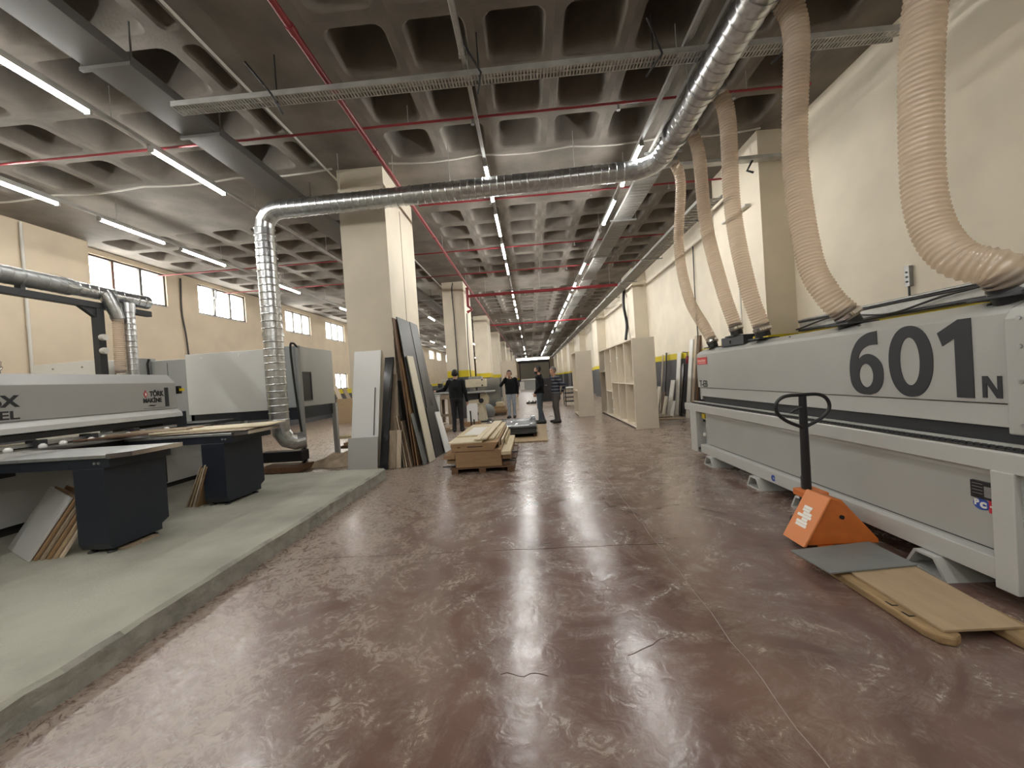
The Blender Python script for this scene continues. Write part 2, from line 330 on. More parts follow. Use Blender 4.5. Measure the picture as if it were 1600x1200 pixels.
# far end: clerestory and roller shutter
t = thing('window_16', (.7, YF, 5.1), 'long bright clerestory window above the far roller shutter', 'window', None, 'structure')
MB().box(-2.6, 3.95, YF+.1, YF+.18, 5.1, 5.16).box(-2.6, 3.95, YF+.1, YF+.18, 5.56, 5.62).build('window_frame', 'frame_dark', t)
for k in range(6): xx = -2.6+6.55*k/6; box('pane', 'pane', t, xx+.03, xx+6.55/6-.03, YF+.13, YF+.14, 5.16, 5.56); box('mullion', 'frame_dark', t, xx-.03, xx+.03, YF+.1, YF+.18, 5.16, 5.56)
t = thing('door_1', (.95, YF, 0), 'wide beige roller shutter door closing the far end of the hall', 'door', None, 'structure')
for k in range(30): MB().prism([(YF+.1, .153*k), (YF+.07, .153*k+.076), (YF+.1, .153*k+.153), (YF+.13, .153*k+.153), (YF+.13, .153*k)], -2.0, 3.9, 'x').build('slat', 'shutter', t)
box('shutter_box', 'dark_grey', t, -2.3, 3.95, YF-.35, YF, 4.56, 5.05); box('guide_rail', 'dark_grey', t, -2.1, -1.95, YF-.08, YF+.1, 0, 4.56); box('guide_rail', 'dark_grey', t, 3.85, 4.0, YF-.08, YF+.1, 0, 4.56)
box('threshold', 'slab', t, -2.0, 3.9, YF, YF+.3, -.05, .006)

# columns and pilasters
NB = range(-1, 9)
for k in range(-1, 8):
    y = 7.3+BAY*k
    lab = {-1: 'cream concrete column behind the camera', 0: 'big near cream column with panels leaning on it', 1: 'second cream column down the hall with a dark cable and yellow stripe', 2: 'third cream column down the hall'}.get(k, 'cream column far down the hall, number %d from the camera' % (k+1))
    c = single('column', 'col_plain' if k < 1 else 'col_paint', lab, 'column', MB().box(-3.48, -2.58, y, y+1.8, 0, CZ), 'columns of the hall', kind='structure')
    MB().box(-2.582, -2.572, y+.86, y+.872, 0, CZ-.5).build('joint_line', 'oak', c)
    p = single('pilaster', 'wall_r', {0: 'near cream pilaster behind the corrugated hoses on the right wall'}.get(k, 'cream pilaster on the right wall, number %d from the camera' % (k+1)), 'pilaster', MB().box(4.41, XR, y, y+1.75, 0, CZ), 'pilasters of the right wall', kind='structure')
    if k == 0: MB().tube([(4.36, y+.75, 1.9), (4.36, y+.75, 5.0)], .018, 8).box(4.3, 4.43, y+.3, y+1.2, 4.52, 4.56).build('conduit', 'white_pvc', p)

# ceiling: waffle slab. Flat bands = ceiling mesh; each coffer its own piece
xs_right = [(-2.32+.96*i, -2.32+.96*(i+1)) for i in range(7)]
xs_left = [(-4.0, -3.65)]+[(-5.0-i, -4.0-i) for i in range(7)]
xcells = xs_right+xs_left
mb = MB(); mb.box(XL-.3, XR+.3, YN-.3, YF+.3, 6.55, 6.7)
bands = [(B0+BAY*k, B0+BAY*k+BW) for k in range(-2, 9)]
for a, b in bands:
    a, b = max(a, YN), min(b, YF)
    if b > a: mb.box(XL, XR, a, b, CZ, 6.55)
for x0, x1 in ((-3.65, -2.32), (4.4, XR), (XL, -11.0)):
    for k in range(-2, 8):
        a, b = max(B0+BAY*k+BW, YN), min(B0+BAY*(k+1), YF)
        if b > a: mb.box(x0, x1, a, b, CZ, 6.55)
ceil = single('ceiling', 'ceil', 'dark grey-brown concrete waffle slab ceiling with deep coffers', 'ceiling', mb, kind='structure')
RP = (BAY-BW)/7
def rrect(w_, h, r, z, n=3):
    out = []
    for cx, cy, a0 in ((w_/2-r, h/2-r, 0), (-w_/2+r, h/2-r, PI/2), (-w_/2+r, -h/2+r, PI), (w_/2-r, -h/2+r, 1.5*PI)):
        for i in range(n+1): a = a0+PI/2*i/n; out.append((cx+r*math.cos(a), cy+r*math.sin(a), z))
    return out
def coffer_geo(cw):
    ch = RP; g = .20 if cw > .5 else .10
    L0 = []
    for (x, y, z) in rrect(cw-.0001, ch-.0001, .0005, 0): L0.append((x, y, z))
    rings = [L0, rrect(cw-g, ch-.18, .13 if cw > .5 else .08, .0), rrect(cw-g-.05, ch-.23, .14 if cw > .5 else .07, .035), rrect(cw-g-.16 if cw > .5 else cw-g-.1, ch-.36, .14 if cw > .5 else .05, .58), rrect((cw-g-.24) if cw > .5 else cw-g-.14, ch-.44, .12 if cw > .5 else .04, .63)]
    n = len(L0); vs = [p for R in rings for p in R]
    fs = [(i*n+k, i*n+(k+1) % n, (i+1)*n+(k+1) % n, (i+1)*n+k) for i in range(len(rings)-1) for k in range(n)]
    fs.append(tuple(range((len(rings)-1)*n, len(rings)*n)))
    sm = [i > 0 for i in range(len(rings)-1) for k in range(n)]+[False]
    return vs, fs, sm
GEO = {}; MESH = {}
for cw in (.96, .35, 1.0):
    GEO[cw] = coffer_geo(cw); m_ = MB(); m_.add(GEO[cw][0], GEO[cw][1]); m_.sm = GEO[cw][2]; MESH[cw] = m_.mesh('coffer'); MESH[cw].materials.append(MATS['ceil'])
cells = []
for k in range(-2, 8):
    for r in range(7):
        yc = B0+BAY*k+BW+RP*(r+.5)
        if yc-RP/2 < YN or yc+RP/2 > YF: continue
        for x0, x1 in xcells: cells.append(((x0+x1)/2, yc, min((.96, .35, 1.0), key=lambda c: abs(c-(x1-x0)))))
def vis(c):
    if c[1] < 1.5: return 1e6-c[1]
    return math.hypot(c[0], c[1]) + (4 if c[0] < -8 else 0) + (100 if abs(c[0]/c[1]) > 1.5 else 0)
cells.sort(key=vis); rest = MB()
for i, (x, y, cw) in enumerate(cells):
    if i < 300:
        o = bpy.data.objects.new('coffer', MESH[cw]); COL.objects.link(o); o.location = (x, y, CZ); o.parent = ceil
    else:
        rest.add([(x+p[0], y+p[1], CZ+p[2]) for p in GEO[cw][0]], GEO[cw][1]); rest.sm[-len(GEO[cw][1]):] = GEO[cw][2]
o = rest.build('distant_coffers', 'ceil', ceil); o['kind'] = 'stuff'

# ================================================================== CEILING SERVICES
def lamp_geo():
    m = MB().prism([(-.024, .028), (-.026, .0), (-.016, -.018), (.016, -.018), (.026, .0), (.024, .028)], -.66, .66, 'y'); a = m.mesh('tube')
    b = MB().box(-.03, .03, -.69, .69, .03, .065).box(-.037, .037, -.69, -.661, -.024, .035).box(-.037, .037, .661, .69, -.024, .035).mesh('housing'); b.materials.append(MATS['tray'])
    on, off = a, a.copy(); on.materials.append(MATS['tube_on']); off.materials.append(MATS['tube_off']); return on, off, b
T_ON, T_OFF, T_H = lamp_geo(); LZ = 5.2
NUM = ['first', 'second', 'third', 'fourth', 'fifth', 'sixth', 'seventh', 'eighth', 'ninth', 'tenth']
def lamp(x, yc, on, label, group):
    t = thing('tube_lamp', (x, yc, LZ), label, 'lamp', group)
    for nm, me in (('tube', T_ON if on else T_OFF), ('housing', T_H)):
        o = bpy.data.objects.new(nm, me); COL.objects.link(o); o.parent = t
    return t
ROWS = {'centre-left ceiling row': (-.54, [3.70, 7.29, 9.22, 11.10, 12.86, 14.69, 16.74, 18.67, 20.72, 22.77], (0, 5)),
        'centre-right ceiling row': (2.06, [7.12, 9.05, 10.87, 13.55, 16.17, 18.22, 20.15, 22.09, 24.02], (2,))}
for rn, (x, ys_, offs) in ROWS.items():
    q = 0
    for i, yc in enumerate(ys_):
        on = i not in offs
        if on: lamp(x, yc, True, 'lit tube lamp, %s lit one from the camera in the %s' % (NUM[q], rn), rn); q += 1
        else: lamp(x, yc, False, 'unlit grey tube lamp in the %s %s' % (rn, 'nearest the camera' if yc < 5 else 'among lit ones'), rn)
    yc = 26.0
    while yc < 68:
        if random.random() < .62: q += 1; lamp(x, yc, True, 'small far lit tube lamp, %s from the camera in the %s' % ({21: '21st', 22: '22nd', 23: '23rd'}.get(q, '%dth' % q), rn), rn)
        yc += 1.9
for i, yc in enumerate((3.95, 6.1)): lamp(-5.34, yc, True, 'lit tube lamp at the upper left, %s from the camera on the near rail' % NUM[i], 'left near rail')
for i, yc in enumerate((5.92, 7.94, 9.73, 13.2)): lamp(-8.33, yc, True, 'lit tube lamp, %s from the camera on the rail beside the left windows' % NUM[i], 'left outer rail')
for i in range(9): lamp(-8.33, 17.5+i*5.2, True, 'far lit tube lamp, %dth from the camera on the rail beside the left windows' % (i+5), 'left outer rail')
for i in range(6): lamp(-5.34, 16.0+i*5.4, True, 'far lit tube lamp seen between the columns, %s of that rail' % NUM[i+2], 'left near rail')
for i in range(4):                                       # rows carry on behind the camera
    lamp(-8.33, -4.5+i*2.4, True, 'lit tube lamp behind the camera on the left outer rail', 'lamps behind the camera')
    lamp(-5.34, -5.0+i*2.3, True, 'lit tube lamp behind the camera on the left near rail', 'lamps behind the camera')
    lamp(-.54, 1.1-i*1.9, True, 'lit tube lamp overhead and behind the camera in the centre-left row', 'lamps behind the camera')
    lamp(2.06, 1.1-i*1.9, True, 'lit tube lamp overhead and behind the camera in the centre-right row', 'lamps behind the camera')
for x, lab in ((-.54, 'grey lamp rail of the centre-left lamp row'), (2.06, 'grey lamp rail of the centre-right lamp row'), (-5.34, 'grey lamp rail at upper left over the near tables'), (-8.33, 'grey lamp rail running beside the left windows')):
    t = thing('lamp_rail', (x, YN, LZ+.07), lab, 'rail')
    MB().box(x-.025, x+.025, YN, 76, LZ+.066, LZ+.115).build('rail', 'tray', t)
    for k in range(28): y = 2.2+k*2.7; MB().tube([(x, y, LZ+.1), (x, y, CZ)], .006, 5).build('hanger_rod', 'tray', t)
# red sprinkler pipes
def pipe(name, m, label, cat, pts, r, seg=12, rings=None, ringm=None):
    t = thing(name, pts[0], label, cat); MB().tube(pts, r, seg).build('pipe', m, t)
    for q in rings or []:
        a, b = Vector(q[0]), Vector(q[1]); MB().tube([a, b], r*1.25, seg).build('coupling', ringm or m, t)
    return t
t = pipe('sprinkler_pipe', 'red_pipe', 'long red sprinkler main running down the hall beside the columns', 'pipe', [(-2.28, YN, 5.35), (-2.28, 76, 5.35)], .038, 12, [((-2.28, y, 5.35), (-2.28, y+.1, 5.35)) for y in (3.95, 6.15, 10.0, 13.4, 16.0, 22, 28)])
for y in range(3, 75, 4): MB().tube([(-2.28, y, 5.385), (-2.28, y, CZ)], .007, 5).build('hanger_rod', 'tray', t)
for y, z, r, x0, x1, lab in ((5.8, 5.47, .019, -11.1, 4.3, 'thin red branch pipe across the ceiling nearest the camera'), (8.4, 5.45, .021, -2.2, 4.3, 'thin red branch pipe just behind the crossing silver duct'), (11.5, 5.45, .018, -11.48, 4.3, 'thin red branch pipe across the coffers beyond the near column'), (14.0, 5.45, .018, -11.48, 4.3, 'thin red branch pipe just before the second column'), (15.6, 5.0, .06, -2.35, 3.7, 'thick red cross pipe with couplings at the second column'), (24.3, 5.0, .05, -2.35, 3.7, 'red cross pipe at the third column')):
    t = pipe('sprinkler_pipe', 'red_pipe', lab, 'pipe', [(x0, y, z), (x1, y, z)], r, 10, [((x, y, z), (x+.12, y, z)) for x in (-.9, 1.4, 2.9)] if r > .03 else [((x, y, z), (x+.06, y, z)) for x in (-.6, 1.6)])
    for x in (-.62, 1.55, 3.2) if r < .03 else (0,): MB().tube([(x, y, z), (x, y, z-.1)], .012, 6).lathe([(.03, 0), (.03, .006)], (x, y, z-.105)).build('sprinkler_head', 'galv_dull', t)
    for x in (-1.6, .6, 3.4): MB().tube([(x, y, z), (x, y, CZ)], .006, 5).build('hanger_rod', 'tray', t)
    if y == 15.6: MB().tube([(-2.35, y, 5.35), (-2.35, y, 4.6), (-2.2, y, 4.45), (-2.4, y, 4.35)], .06, 10).build('valve_drop', 'red_pipe', t)
# thin conduits
pipe('conduit', 'white_pvc', 'thin pale conduit along the ceiling band left of the column', 'conduit', [(-3.6, YN, 5.7), (-3.6, 40, 5.7)], .018, 8)
def sag(x0, x1, y, z): return [(x0+(x1-x0)*i/16, y, z-.05*abs(math.sin(i*PI/4))) for i in range(17)]
pipe('conduit', 'white_pvc', 'sagging pale conduit along the near ceiling beam at centre', 'conduit', sag(-2.4, 4.4, 7.17, 5.71), .016, 8)
pipe('conduit', 'white_pvc', 'sagging pale conduit along the near ceiling beam at left', 'conduit', sag(-11, -3.5, 7.17, 5.71), .018, 8)
# perforated cross tray hung by black brackets
t = thing('cable_tray', (0, 4.7, 5.2), 'perforated metal cable tray crossing the ceiling near the camera', 'cable tray')
m_ = MB().box(-4.25, 4.5, 4.62, 4.635, 5.17, 5.235).box(-4.25, 4.5, 4.785, 4.80, 5.17, 5.235)
m_.build('side_rail', 'tray', t); m_ = MB()
for i in range(218): x = -4.25+i*.04; m_.box(x, x+.022, 4.635, 4.785, 5.17, 5.178)
m_.box(-4.25, 4.5, 4.70, 4.72, 5.171, 5.179); o = m_.build('perforated_base', 'tray', t)
for x in (-2.9, -.35, 1.75, 3.25):
    MB().tube([(x, 4.55, 5.13), (x-.08, 4.88, 5.13)], .014, 6).tube([(x-.04, 4.72, 5.12), (x-.04, 4.72, CZ)], .008, 5).tube([(x, 4.55, 5.13), (x-.2, 4.4, 5.42)], .013, 6).build('hanger_bracket', 'black', t)
# wide trunking at left and ladder trays at right
t = thing('trunking', (-4.5, 0, 5.3), 'wide grey rectangular trunking under the ceiling at upper left', 'trunking')
MB().prism([(-4.74, 5.30), (-4.25, 5.30), (-4.25, 5.42), (-4.27, 5.42), (-4.27, 5.32), (-4.72, 5.32), (-4.72, 5.42), (-4.74, 5.42)], YN, 60, 'y').build('channel', 'trunk', t)
for y in (2.0, 4.1, 5.33, 7.6, 10, 13, 17, 21, 26): MB().box(-4.8, -4.2, y, y+.04, 5.26, 5.30).tube([(-4.2, y+.02, 5.28), (-4.2, y+.02, CZ)], .01, 5).tube([(-4.79, y+.02, 5.28), (-4.79, y+.02, CZ)], .01, 5).build('hanger', 'trunk', t)
def ladder(name, label, x0, x1, z, y0, y1, step=.13):
    t = thing(name, (x0, y0, z), label, 'cable tray'); MB().box(x0, x0+.02, y0, y1, z, z+.07).box(x1-.02, x1, y0, y1, z, z+.07).build('side_rail', 'tray_dark', t)
    m_ = MB(); y = y0
    while y < y1: m_.box(x0+.02, x1-.02, y, y+.10, z, z+.012); y += step
    m_.build('rungs', 'tray_dark', t)
    m_ = MB()
    for i in range(4): xx = x0+.05+(x1-x0-.1)*i/3; m_.tube([(xx, y0, z+.03), (xx+.01, (y0+y1)/2, z+.035), (xx, y1, z+.03)], .014, 6)
    m_.build('cables', 'white_pvc', t)
    y = max(y0, 0)+1.1
    while y < y1: MB().box(x0-.1, x1+.12, y, y+.03, z-.035, z).tube([(x1+.1, y+.015, z-.02), (x1+.1, y+.015, CZ)], .008, 5).build('hanger', 'galv_dull', t); y += 2.9
    return t
ladder('cable_tray', 'long grey cable tray above the overhead silver duct', 2.35, 2.78, 5.32, YN, 70)
ladder('cable_tray', 'grey cable ladder running along the top of the right wall', 3.78, 4.25, 5.0, 8.3, 70, .16)
t = thing('cable_ladder_arm', (4.3, 7.25, 4.9), 'flat grey tray stub ending at the near pilaster top', 'cable tray'); MB().box(2.9, 4.9, 7.05, 7.2, 5.12, 5.18).build('arm', 'tray', t); MB().tube([(4.2, 7.12, 5.12), (4.1, 7.12, 4.95), (4.2, 7.1, 4.9)], .02, 6).build('cable_end', 'black', t)
# right wall service runs
for z, m, r, lab in ((2.215, 'galv_dull', .020, 'upper thin grey pipe along the right wall'), (2.185, 'dark_grey', .012, 'thin dark pipe under the upper grey pipe'), (2.04, 'dark_grey', .022, 'lower dark pipe just above the yellow stripe')):
    pipe('wall_pipe', m, lab, 'pipe', [(4.90, YN, z), (4.90, 7.2, z)], r, 8)
single('wall_strip', 'tray', 'flat grey strip between the pipes on the right wall', 'trunking', MB().box(4.91, 4.95, YN, 7.2, 2.065, 2.17))  # flat grey box over the wall between the pipes
pipe('cable', 'black', 'black cable drooping along the right wall behind the machine', 'cable', bez([(4.85, 0, 2.10), (4.85, 3.4, 2.17), (4.85, 4.6, 2.15), (4.85, 5.4, 2.05), (4.85, 6.3, 2.16), (4.85, 7.2, 2.06)], 8), .014, 6)
pipe('cable', 'black', 'thin black cable hanging down the right wall beyond the pilaster', 'cable', bez([(4.92, 11.4, 5.0), (4.91, 11.42, 3.4), (4.93, 11.38, 1.2)], 6), .014, 6)
pipe('cable', 'black', 'bundle of black cables hanging at the third pilaster', 'cable', bez([(4.36, 17.2, 5.2), (4.25, 17.0, 4.4), (4.36, 17.1, 3.6), (4.2, 16.8, 2.9)], 6), .06, 8)
pipe('cable', 'dark_grey', 'dark cable running down the front of the second column', 'cable', bez([(-3.0, 16.0, 5.7), (-3.06, 16.02, 5.3), (-3.03, 16.02, 4), (-3.02, 16.02, 1.4)], 6), .022, 6)
pipe('cable', 'dark_grey', 'dark cable down the right corner of the second column', 'cable', bez([(-2.5, 16.1, 4.4), (-2.52, 16.05, 3), (-2.5, 16.05, 1.5)], 6), .022, 6)
pipe('conduit', 'white_pvc', 'pale conduit running down the left wall beside the first window', 'conduit', [(-11.08, 8.05, 5.7), (-11.08, 8.05, .2)], .03, 8, [((-11.08, 8.05, 3.4), (-11.08, 8.05, 3.45))])
pipe('cable', 'frame_dark', 'dark cable on the left wall between the first two windows', 'cable', bez([(-11.46, 12.35, 5.6), (-11.47, 12.32, 4.5), (-11.45, 12.4, 3.6), (-11.47, 12.5, 2.2)], 6), .025, 6)
pipe('riser_pipe', 'red_pipe', 'red riser pipe on the left wall behind the vertical duct', 'pipe', [(-11.35, 16.4, 5.5), (-11.35, 16.4, .0)], .05, 8)

# ------------------------------------------------------------------ silver spiral duct over the machine, across the hall and down
def ribbed(pts, r, step, amp, seg=24):
    """resample a path and raise a thin spiral-seam ring every step"""
    P = [Vector(p) for p in pts]; out = []; rr = []; d = 0; nxt = 0
    for a, b in zip(P, P[1:]):
        L = (b-a).length; t = (b-a)/L
        while nxt < d+L:
            for q, k in ((-.016, 0), (-.010, 0), (-.004, 1), (.004, 1), (.010, 0), (.016, 0)):
                s_ = nxt-d+q
                if .002 < s_ < L-.002: out.append(a+t*s_); rr.append(r+amp*k)
            nxt += step
        d += L; out.append(b); rr.append(r)
    return MB().tube([P[0]]+out, [r]+rr, seg)
DX, DZ, DY, R1 = 2.36, 4.95, 6.85, .155
t = thing('overhead_duct', (DX, DY, DZ), 'silver spiral extraction duct over the edgebander, crossing the hall and dropping at left', 'duct')
segs = [(-6.0, -2.0), (-2.0, .4), (.4, 2.3), (2.3, 3.7), (3.7, 4.9), (4.9, 5.8), (5.8, 6.35)]
for i, (a, b) in enumerate(segs): ribbed([(DX, a, DZ), (DX, b, DZ)], [.19, .19, .19, .185, .175, .165, .16][i], .13, .009, 28).build('duct_section', 'galv', t)
for y in (2.3, 3.7, 4.9, 5.8): MB().tube([(DX, y-.03, DZ), (DX, y+.03, DZ)], .198, 24).build('joint_collar', 'galv', t)
MB().tube(arc((DX-.42, 6.35, DZ), .42, 0, PI/2, 5, 'xy'), .16, 24, smooth=False).build('elbow', 'galv', t)
XD = -4.66
ribbed([(DX-.42, 6.77, DZ), (.3, 6.78, DZ-.03)], R1, .13, .009, 28).build('duct_section', 'galv', t)
ribbed([(.3, 6.78, DZ-.03), (-1.9, 6.80, DZ-.06)], R1+.003, .13, .009, 28).build('duct_section', 'galv', t)
ribbed([(-1.9, 6.80, DZ-.06), (XD+.33, 6.82, DZ-.09)], R1, .13, .009, 28).build('duct_section', 'galv', t)
for x, z in ((.3, DZ-.03), (-1.9, DZ-.06)): MB().tube([(x-.03, 6.79, z), (x+.03, 6.79, z)], R1+.010, 24).build('joint_collar', 'galv', t)
MB().tube(arc((XD+.33, 6.82, DZ-.42), .33, PI/2, PI, 4, 'xz'), R1, 24, smooth=False).build('elbow', 'galv', t)
ribbed([(XD, 6.82, DZ-.42), (XD, 6.84, 2.6)], R1+.01, .13, .010, 28).build('duct_section', 'galv', t)
ribbed([(XD, 6.84, 2.6), (XD, 6.85, .95)], R1+.006, .13, .010, 28).build('duct_section', 'galv', t)
MB().tube([(XD, 6.84, 2.57), (XD, 6.84, 2.63)], R1+.02, 24).build('joint_collar', 'galv', t)
MB().tube([(XD, 6.85, .95), (XD+.01, 6.87, .80), (XD+.07, 6.93, .66), (XD+.17, 7.02, .60), (XD+.28, 7.12, .62)], R1, 20, smooth=False).build('elbow', 'galv', t)
for x in (1.0, -1.2, -3.2): MB().tube([(x, 6.79, DZ+R1-.06), (x, 6.79, CZ)], .006, 5).build('hanger_rod', 'tray', t)
for y in (.5, 3.0, 5.2): MB().tube([(DX-.06, y, DZ+.14), (DX-.06, y, CZ)], .006, 5).build('hanger_rod', 'tray', t)
HT = [(6.60, 'first'), (5.85, 'second'), (5.05, 'third'), (3.82, 'fourth'), (2.45, 'fifth')]
for y, _ in HT: MB().tube([(DX+.05, y, DZ), (DX+.2, y, DZ+.02), (DX+.30, y-.01, DZ-.01)], .095, 18).build('branch_stub', 'galv', t)
# ------------------------------------------------------------------ corrugated dust hoses
def hose(label, pts, r, foot):
    t = thing('dust_hose', foot, label, 'hose', 'clear corrugated dust hoses')
    P = bez(pts, 40); out = []; rr = []; d = 0; last = None; acc = 0
    step = .034/4; pos = 0
    cum = [0]
    for a, b in zip(P, P[1:]): cum.append(cum[-1]+(b-a).length)
    tot = cum[-1]; nst = int(tot/step); j = 0
    for i in range(nst+1):
        s_ = tot*i/nst
        while j < len(cum)-2 and cum[j+1] < s_: j += 1
        q = P[j].lerp(P[j+1], (s_-cum[j])/max(cum[j+1]-cum[j], 1e-6)); out.append(q); rr.append(r+(.009, .002, -.004, .002)[i % 4])
    MB().tube(out, rr, 22, caps=False).build('hose_wall', 'hose_film', t)
    a, b = P[-1], P[-2]; dr = (a-b).normalized()
    MB().tube([a-dr*.05, a-dr*.02], r+.012, 20).build('hose_clamp', 'chrome', t)
    MB().tube([a-dr*.10, a+Vector((0, 0, -.06))], r-.006, 20).build('spigot', 'black', t)
    MB().box(a.x-r*1.35, a.x+r*1.35, a.y-r*1.35, a.y+r*1.35, foot[2]-.005, foot[2]+.012).build('flange', 'dark_grey', t, .003)
    c = Vector(pts[0]); MB().tube([c+Vector((-.05, 0, .01)), c+Vector((.01, 0, .0))], r+.012, 20).build('hose_clamp', 'galv_dull', t)
    return t
TZ = 1.80
hose('narrow corrugated hose farthest from the camera over the machine', [(2.62, 6.60, 4.96), (2.72, 6.62, 4.6), (2.74, 6.90, 3.6), (2.78, 6.72, 2.7), (2.88, 6.42, 2.15), (2.95, 6.30, TZ+.07)], .078, (2.95, 6.30, TZ))
hose('corrugated hose second from the far end, landing on the dark blue box', [(2.62, 5.85, 4.96), (2.70, 5.86, 4.6), (2.74, 5.86, 3.6), (2.80, 5.62, 2.6), (2.93, 5.55, TZ+.18)], .083, (2.95, 5.55, TZ+.10))
hose('corrugated hose in the middle of the five over the machine', [(2.62, 5.05, 4.96), (2.71, 5.06, 4.6), (2.74, 5.12, 3.5), (2.80, 5.00, 2.5), (2.93, 4.95, TZ+.09)], .09, (2.95, 4.95, TZ))
hose('corrugated hose fourth from the far end, bending onto the machine before the big digits', [(2.62, 3.82, 4.96), (2.73, 3.83, 4.6), (2.74, 3.95, 3.5), (2.74, 3.84, 2.5), (2.80, 3.72, 2.1), (2.95, 3.66, TZ+.06)], .10, (2.95, 3.66, TZ))
hose('widest nearest corrugated hose with an s-bend above the big digits', [(2.62, 2.45, 4.96), (2.74, 2.50, 4.5), (2.74, 2.70, 3.7), (2.74, 2.76, 2.8), (2.74, 2.72, 2.36), (2.76, 2.60, 2.09), (2.86, 2.47, 1.97), (2.95, 2.46, TZ+.05)], .105, (2.95, 2.46, TZ))

t = thing('wall_bracket', (4.9, 5.2, 2.4), 'small perforated metal bracket on the right wall above the pipes', 'bracket')
box('plate', 'galv_dull', t, 4.90, 4.95, 5.16, 5.22, 2.36, 2.62); MB().tube([(4.92, 5.19, 2.36), (4.92, 5.19, 2.22)], .012, 6).build('rod', 'dark_grey', t)
for z in (2.42, 2.48, 2.54): MB().lathe([(.014, 0), (.014, .008)], (4.893, 5.19, z), 'x', 8).build('hole_plug', 'black', t)

# ================================================================== EDGEBANDER (right)
t = thing('edgebander', (3.1, 4.4, 0), 'long pale grey edgebanding machine with large 601 N digits', 'machine')
Y0, Y1 = 1.55, 6.84
# hood: chamfered top, recessed lower lip
hood = MB().prism([(2.80, 1.165), (2.80, 1.70), (2.835, 1.735), (2.93, 1.79), (3.55, 1.80), (3.6, 1.75), (3.6, 1.0), (2.95, 1.0), (2.95, 1.165)], 2.385, 6.6, 'y').build('hood', 'mach', t, .004)
box('hood_lip', 'mach_light', t, 2.815, 2.95, 2.385, 6.53, 1.02, 1.158, bevel=.004)
box('hood_end_cap', 'mach', t, 2.83, 3.6, 6.53, 6.6, .96, 1.165, bevel=.003)
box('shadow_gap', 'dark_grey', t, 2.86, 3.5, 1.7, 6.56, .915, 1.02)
MB().prism([(2.76, .99), (2.76, 1.66), (2.80, 1.72), (2.93, 1.78), (3.6, 1.80), (3.6, .99)], 1.55, 2.375, 'y').build('control_head', 'mach', t, .01)
for z in (1.05, 1.3, 1.5, 1.66): MB().lathe([(.012, 0), (.012, .006), (.008, .01)], (2.80, 2.30, z), 'x', 10).build('bolt', 'steel', hood).location.x = -.048
for y in (2.55, 3.5, 4.4, 5.3, 6.3): MB().lathe([(.012, 0), (.012, .006), (.008, .01)], (2.89, y, 1.765), 'z', 10).build('bolt', 'dark_grey', hood)
# base
box('table_rail', 'mach_light', t, 2.65, 2.86, Y0, Y1, .785, .90, bevel=.006)
box('table_bed', 'steel', t, 2.70, 3.5, Y0, 6.7, .88, .905)
box('guide_strip', 'chrome', t, 2.672, 2.70, Y0, 6.8, .899, .907); box('feed_track', 'brown_strip', t, 2.83, 2.86, Y0, 6.7, .905, .918)
box('feed_rail', 'mach_light', t, 2.775, 2.80, Y0, 6.75, .904, .930)
m_ = MB()
for i in range(128): y = 1.6+i*.04; m_.box(2.715, 2.76, y, y+.026, .905, .918)
m_.build('chain_pads', 'black_rub', t)
box('base_panel', 'mach_panel', t, 2.72, 2.76, 2.3, 6.2, .25, .79)
MB().box(2.70, 2.73, 2.36, 6.15, .745, .785).build('panel_cap', 'mach_light', t); box('panel_seam', 'dark_grey', t, 2.716, 2.722, 2.42, 6.1, .285, .291)
box('bottom_rail', 'mach_light', t, 2.65, 2.78, 2.36, 6.28, .14, .27, bevel=.005)
box('leg', 'mach_light', t, 2.65, 2.80, 6.40, 6.64, .12, .79, bevel=.006)
box('leg', 'mach_light', t, 2.64, 2.84, 2.26, 2.37, .10, .79, bevel=.005); box('end_panel', 'grey_cab', t, 2.68, 3.5, Y0, 2.26, .12, .79)
box('back_panel', 'mach_panel', t, 3.45, 3.55, Y0, 6.6, .12, .9); box('inner_plate', 'grey_cab', t, 2.78, 2.80, 6.16, 6.42, .2, .78)
sw = box('switch_plate', 'galv_dull', t, 2.74, 2.775, 6.21, 6.38, .56, .76); box('switch_knob', 'yellow', sw, 2.72, 2.745, 6.24, 6.34, .68, .75); MB().lathe([(.022, 0), (.022, .02)], (2.72, 6.29, .64), 'x', 12).build('switch_button', 'black', sw)
MB().lathe([(.03, 0), (.03, .02)], (2.71, 6.28, .42), 'x', 12).build('valve', 'off_white', t); MB().tube([(2.72, 6.33, .2), (2.64, 6.33, .19)], .02, 8).build('drain_plug', 'black', t)
# welded channel feet
for y in (5.93, 4.76, 3.95, 2.74):
    w_, h, k = .29, .135, .014
    f = MB(); A = [(y-w_/2, 0), (y+w_/2, 0), (y+w_/2-.075, h), (y-w_/2+.075, h)]; B = [(y-w_/2+k*2, k), (y+w_/2-k*2, k), (y+w_/2-.075-k, h-k), (y-w_/2+.075+k, h-k)]
    vs = []
    for xx in (2.60, 3.45): vs += [(xx, a, b) for a, b in A]+[(xx, a, b) for a, b in B]
    fs = []
    for i in range(4):
        j = (i+1) % 4; fs += [(i, j, j+4, i+4), (8+i, 8+j, 12+j, 12+i), (i, j, 8+j, 8+i), (4+i, 4+j, 12+j, 12+i)]
    f.add(vs, fs); f.build('foot', 'foot_zinc', t)
